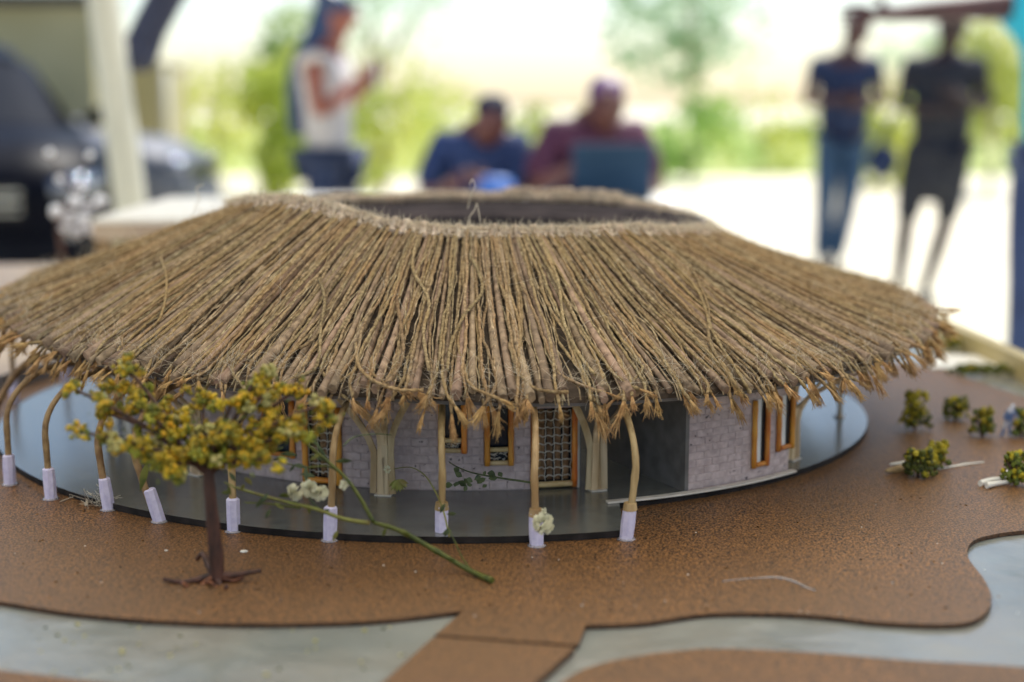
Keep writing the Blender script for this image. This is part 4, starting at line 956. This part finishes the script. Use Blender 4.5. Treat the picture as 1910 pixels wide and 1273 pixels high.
# ================================================================== cars, building, tent, planting
def lathe_wheel(parent, x, y, r=.33, wd=.20):
    tyre = MB().tube([(x-wd/2, y, r), (x-wd/2+.03, y, r), (x+wd/2-.03, y, r), (x+wd/2, y, r)], [r*.90, r, r, r*.90], 24).build('wheel', M['tyre'], parent, True, local=True)
    sx = 1 if x > 0 else -1
    MB().tube([(x+sx*(wd/2-.02), y, r), (x+sx*(wd/2+.012), y, r)], [r*.62, r*.5], 12).build('rim', M['chrome'], tyre, local=True)
M['tyre'] = mat('tyre', (.012, .012, .014), None, rough=.8); M['chrome'] = mat('chrome', (.75, .76, .8), None, rough=.08, metal=1)
M['glass_dark'] = mat('glass_dark', (.008, .012, .022), None, rough=.6, spec=.03); M['lamp'] = mat('lamp', (.18, .20, .26), None, rough=.10, metal=.85)
def car(label, loc, rz, paint, L_=4.4, W=.90, zb=.98, zr=1.49):
    t = thing('parked_car', label, 'car', loc, rz, 'cars parked at the left')
    ys = [-L_/2, -L_/2+.06, -L_/2+.35, -L_/2+.85, -L_/2+1.25, 0, 1.0, L_/2-.5, L_/2-.1, L_/2]
    hw = [.70*W, .86*W, .97*W, W, W, W, W, .98*W, .92*W, .80*W]; tp_ = [.62, .76, .90, .96, 1.0, zb, zb, zb, .95, .80]; bt = [.32, .24, .22, .22, .22, .22, .22, .24, .28, .36]
    V = []; F = []; n = 12
    for y, h_, z1, z0 in zip(ys, hw, tp_, bt):
        zm = (z0+z1)/2
        ring = [(-h_*.80, z0), (-h_*.97, z0+.10), (-h_, zm), (-h_*.985, z1-.14), (-h_*.90, z1-.03), (-h_*.5, z1+.015), (h_*.5, z1+.015), (h_*.90, z1-.03), (h_*.985, z1-.14), (h_, zm), (h_*.97, z0+.10), (h_*.80, z0)]
        V += [(x, y, z) for x, z in ring]
    for i in range(len(ys)-1):
        for j in range(n): F.append((i*n+j, i*n+(j+1) % n, (i+1)*n+(j+1) % n, (i+1)*n+j))
    F += [tuple(range(n-1, -1, -1)), tuple((len(ys)-1)*n+j for j in range(n))]
    MB().add(V, F).build('body', paint, t, True, local=True)
    gy = [-L_/2+1.15, -L_/2+1.75, -.1, .9, 1.55, 1.95]; gz = [1.0, zr-.09, zr, zr-.02, zr-.16, 1.0]; gw = [.80*W, .58*W, .54*W, .54*W, .58*W, .80*W]; V = []; F = []
    for y, z, h_ in zip(gy, gz, gw):
        wb = .90*W; zz = max(z, .985)
        ring = [(-wb, .955), (-(wb+h_)/2-.01, (.955+zz)/2), (-h_-.10, zz-.12), (-h_*.7, zz), (h_*.7, zz), (h_+.10, zz-.12), ((wb+h_)/2+.01, (.955+zz)/2), (wb, .955)]
        V += [(x, y, q_) for x, q_ in ring]
    for i in range(len(gy)-1):
        for j in range(8): F.append((i*8+j, i*8+(j+1) % 8, (i+1)*8+(j+1) % 8, (i+1)*8+j))
    MB().add(V, F).build('cabin_glass', M['glass_dark'], t, True, local=True)
    b = MB(); V = []; F = []
    for y, z, h_ in ((-L_/2+1.78, zr-.075, .56*W), (-.1, zr+.012, .52*W), (.9, zr-.005, .52*W), (1.5, zr-.12, .54*W)): V += [(-h_, y, z-.03), (-h_*.8, y, z), (h_*.8, y, z), (h_, y, z-.03)]
    for i in range(3):
        for j in range(3): F.append((i*4+j, i*4+j+1, i*4+j+5, i*4+j+4))
    b.add(V, F).build('roof', paint, t, True, local=True)
    for s in (-1, 1):
        MB().tube([(s*W*.60, -L_/2-.0, .66), (s*W*.76, -L_/2+.035, .67), (s*W*.90, -L_/2+.16, .70)], [.05, .075, .05], 10, flat=1).build('headlight', M['lamp'], t, True, local=True)
        MB().tube([(s*W*.72, -L_/2-.035, .42), (s*W*.72, -L_/2+.03, .42)], .045, 12).build('fog_lamp', M['lamp'], t, True, local=True)
        MB().tube([(s*W*.95, -L_/2+1.45, 1.0), (s*(W+.10), -L_/2+1.42, 1.05), (s*(W+.19), -L_/2+1.42, 1.06)], [.03, .07, .05], 8).build('mirror', paint, t, True, local=True)
    MB().box((0, -L_/2-.012, .60), (W*.9, .03, .16)).build('grille', M['tyre'], t, local=True)
    for k in range(3): MB().box((0, -L_/2-.035, .55+.05*k), (W*.88, .02, .016)).build('grille_bar', M['chrome'], t, local=True)
    MB().box((0, -L_/2+.03, .33), (W*1.5, .16, .14)).build('bumper', paint, t, local=True)
    for x in (-W+.10, W-.10):
        for y in (-L_/2+.85, L_/2-.85): lathe_wheel(t, x, y)
    return t
P_black = mat('paint_black', (.003, .004, .009), (.005, .007, .014), 3, .42, spec=.05); P_grey = mat('paint_grey', (.07, .085, .12), (.10, .115, .16), 3, .55)
ce = at_y(220, 330, 7.4)
car('black car parked nose-on at the left edge behind the model', (ce.x-.95-2.25*math.sin(rad(21)), 7.45+2.25*math.cos(rad(21)), 0), rad(21), P_black, 4.5)
cg = at_y(375, 330, 13.0)
car('grey car parked further back between the white pole and the bright yard', (cg.x-2.15, 13.0, 0), rad(90), P_grey, 4.3).scale = (1, 1, .87)

# beige building
bl = thing('beige_building', 'low beige building with dark eaves behind the parked cars at the left', 'building', (-8, 16.5, 0))
M['beige'] = mat('beige_wall', (.40, .36, .20), (.46, .42, .25), 1.5, .8); M['eave'] = mat('eave', (.02, .025, .04), None, rough=.6)
xr = at_y(308, 200, 15.8).x
MB().box((xr-4.0, 16.3, .75), (8.0, 1.0, 1.50)).build('wall', M['beige'], bl)
wl = at_y(172, 100, 14.5).x
MB().box((wl-4.0, 14.9, 1.04), (8.0, .7, 2.08)).build('wall', M['beige'], bl)
MB().box((wl-3.95, 14.9, 2.14), (8.1, 1.0, .12)).build('roof', M['eave'], bl)
MB().box((xr-3.98, 16.3, 1.53), (8.0, 1.1, .05)).build('coping', M['beige'], bl)
MB().tube([(xr+.03, 15.75, 1.48), (xr+.03, 15.75, 0)], .03, 8).build('downpipe', M['white'], bl, True)

# tent over the table: the shade on the model, and its leaning pole
tn = thing('tent', 'canopy tent above the table with a leaning pale pole in view at the left', 'tent', (0, 1.2, 0))
V = []; F = []; nx, ny = 12, 12; x0, x1, y0, y1 = -3.4, 3.4, -2.2, 4.4
for i in range(nx+1):
    for j in range(ny+1):
        u, v = i/nx, j/ny; hh = 2.55+.9*min(min(u, 1-u), min(v, 1-v))*2+.03*math.sin(u*17)*math.sin(v*13)
        V.append((x0+(x1-x0)*u, y0+(y1-y0)*v, hh))
for i in range(nx):
    for j in range(ny): F.append((i*(ny+1)+j, (i+1)*(ny+1)+j, (i+1)*(ny+1)+j+1, i*(ny+1)+j+1))
MB().add(V, F).build('canopy_sheet', M['canvas'], tn, True)
pb, pt = at_y(246, 400, 4.2), at_y(192, -10, 4.2); d = (pt-pb)/(pt.z-pb.z)
MB().tube([pb+d*(2.62-pb.z), pb, pb-d*(pb.z)], [.046, .049, .052], 12).build('pole', M['pole'], tn, True)
for x, y in ((3.3, 4.3), (-3.3, -2.1), (3.3, -2.1)): MB().tube([(x, y, 2.62), (x, y, 0)], .036, 12).build('pole', M['pole'], tn, True)
fl_ = MB(); Yf = 4.35
def fp_(x, y): return at_y(x, y, Yf)
fl_.tube([fp_(360, -80), fp_(312, -10), fp_(280, 50), fp_(262, 95), fp_(258, 118)], [.050, .052, .052, .056, .050], 12, flat=.8)
fl_.tube([fp_(232, 70), fp_(245, 90), fp_(262, 104), fp_(284, 112)], [.030, .050, .056, .036], 10)
fl_.build('rolled_flap', M['navy_cloth'], tn, True)

# planting beyond the yard
M['leaf_lime'] = mat('leaf_lime', (.40, .50, .07), (.72, .74, .18), 1.2, .55, objrand=.15, subt=.5)
M['leaf_mid'] = mat('leaf_mid', (.22, .38, .08), (.45, .60, .18), 1.2, .55, objrand=.15, subt=.5)
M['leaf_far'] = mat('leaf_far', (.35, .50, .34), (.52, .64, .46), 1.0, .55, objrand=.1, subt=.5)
M['trunk'] = mat('trunk', (.40, .36, .28), (.55, .50, .40), 6, .8)
def plant(kind, label, x, y, h, w_, m, n=1500, z0=.15, leaf_=.10, trunk_r=.05, clumps=14):
    t = thing(kind, label, 'tree' if kind == 'tree' else 'bush', (x, y, 0), 0, 'trees beyond the yard' if kind == 'tree' else 'bushes beyond the yard'); b = MB()
    cs = []
    for k in range(clumps):
        a = random.uniform(0, 2*PI); zz = random.random(); rr = w_/2*math.sqrt(max(.05, 1-(2*zz-1)**2*.7))*random.uniform(.2, .95)
        cs.append((Vector((x+math.cos(a)*rr, y+math.sin(a)*rr*.7, h*(z0+(1-z0)*(.12+.8*zz)))), random.uniform(.16, .32)*min(w_, h*(1-z0))))
    for k in range(n):
        c, r = random.choice(cs); d = Vector((random.gauss(0, 1), random.gauss(0, 1), random.gauss(0, 1))).normalized(); p = c+d*r*random.uniform(.5, 1)**.5
        p.z = max(.03, p.z)
        s = Vector((random.gauss(0, 1), random.gauss(0, 1), random.gauss(0, .6))).normalized(); u = s.orthogonal().normalized(); l_ = leaf_*random.uniform(.6, 1.3)
        b.add([p-s*l_, p+u*l_*.45, p+s*l_, p-u*l_*.45], [(0, 1, 2, 3)])
    b.build('crown', m, t)
    tr = MB(); tr.tube([(x, y, 0), (x+.02, y, h*.35), (x-.03, y, h*.65)], [trunk_r*1.5, trunk_r, trunk_r*.5], 8)
    for k in range(5):
        c, r = cs[k % len(cs)]; tr.tube([(x, y, h*.25), tuple(Vector((x, y, h*.45)).lerp(c, .5)), tuple(c)], [trunk_r*.6, trunk_r*.4, trunk_r*.15], 6)
    tr.build('trunk', M['trunk'], t, True)
def gx(px, y): return (px-955)/FPX*y*.99
for (px, y, h, w_, m, lab, n) in (
    (520, 15.0, 1.75, 1.1, 'leaf_lime', 'lime-green bush directly left of the standing woman', 1300),
    (580, 18.0, 2.3, 1.6, 'leaf_mid', 'taller green bush behind the back of the standing woman', 1100),
    (715, 17.0, 1.5, 1.2, 'leaf_lime', 'low lime bush between the standing woman and the seated man', 700),
    (400, 20.0, 1.6, 1.5, 'leaf_lime', 'small yellowish bush near the end of the beige building', 600),
    (820, 22.0, 1.5, 1.8, 'leaf_lime', 'thin yellow-green bush behind the shoulder of the man in navy', 450),
    (1010, 24.0, 1.15, 1.8, 'leaf_lime', 'low bush seen between the two seated people', 450),
    (1290, 20.0, 1.20, 2.0, 'leaf_mid', 'green bush right of the seated person in maroon', 900),
    (1420, 23.0, 1.4, 2.4, 'leaf_lime', 'pale lime bush left of the man in the blue T-shirt', 700),
    (1640, 19.0, 1.35, 1.3, 'leaf_lime', 'yellow-green bush between the two standing people', 800),
    (1850, 18.0, 2.1, 1.8, 'leaf_lime', 'large bright bush right of the person in black', 1500),
    (1900, 24.0, 2.4, 2.6, 'leaf_mid', 'green bush at the right edge behind the person in cyan', 1200)):
    plant('bush', lab, gx(px, y), y, h, w_, M[m], n, .05, .085, .03)
plant('tree', 'pale grey-green tree towering behind the seated person in maroon', gx(1290, 30), 30, 5.2, 4.2, M['leaf_far'], 1300, .30, .16, .05, 16)
plant('tree', 'distant airy tree above the standing woman', gx(700, 42), 42, 5.0, 5.0, M['leaf_far'], 500, .40, .16, .12, 14)
plant('tree', 'distant pale tree behind the standing person in black', gx(1700, 46), 46, 3.2, 6.0, M['leaf_far'], 700, .25, .16, .12, 14)

# fallen petals, grit and crumbs on the silver ground and the cork
for nm, m, n_, area, lab in (('fallen_petals', 'bud_p', 26, (-60, 850, 1165, 1262, .7501), 0), ('dark_grit', 'moss_g', 34, (-60, 900, 1150, 1265, .7501), 0), ('pale_grit', 'white', 45, (0, 1900, 940, 1150, GZ), 0), ('cork_crumbs', 'cork', 160, (0, 1900, 900, 1150, GZ), 0)):
    b = MB(); x0_, x1_, y0_, y1_, z_ = area
    for k in range(n_):
        p = at_z(random.uniform(x0_, x1_), random.uniform(y0_, y1_), z_); q_ = random.uniform(.0004, .0013) if nm != 'fallen_petals' else random.uniform(.0008, .0017)
        if nm == 'pale_grit': q_ *= .5
        b.box(p+Vector((0, 0, q_*.35)), (q_*2, q_*1.4, q_*.7), random.uniform(0, 3))
    tag(b.build(nm, M[m]), kind='stuff')
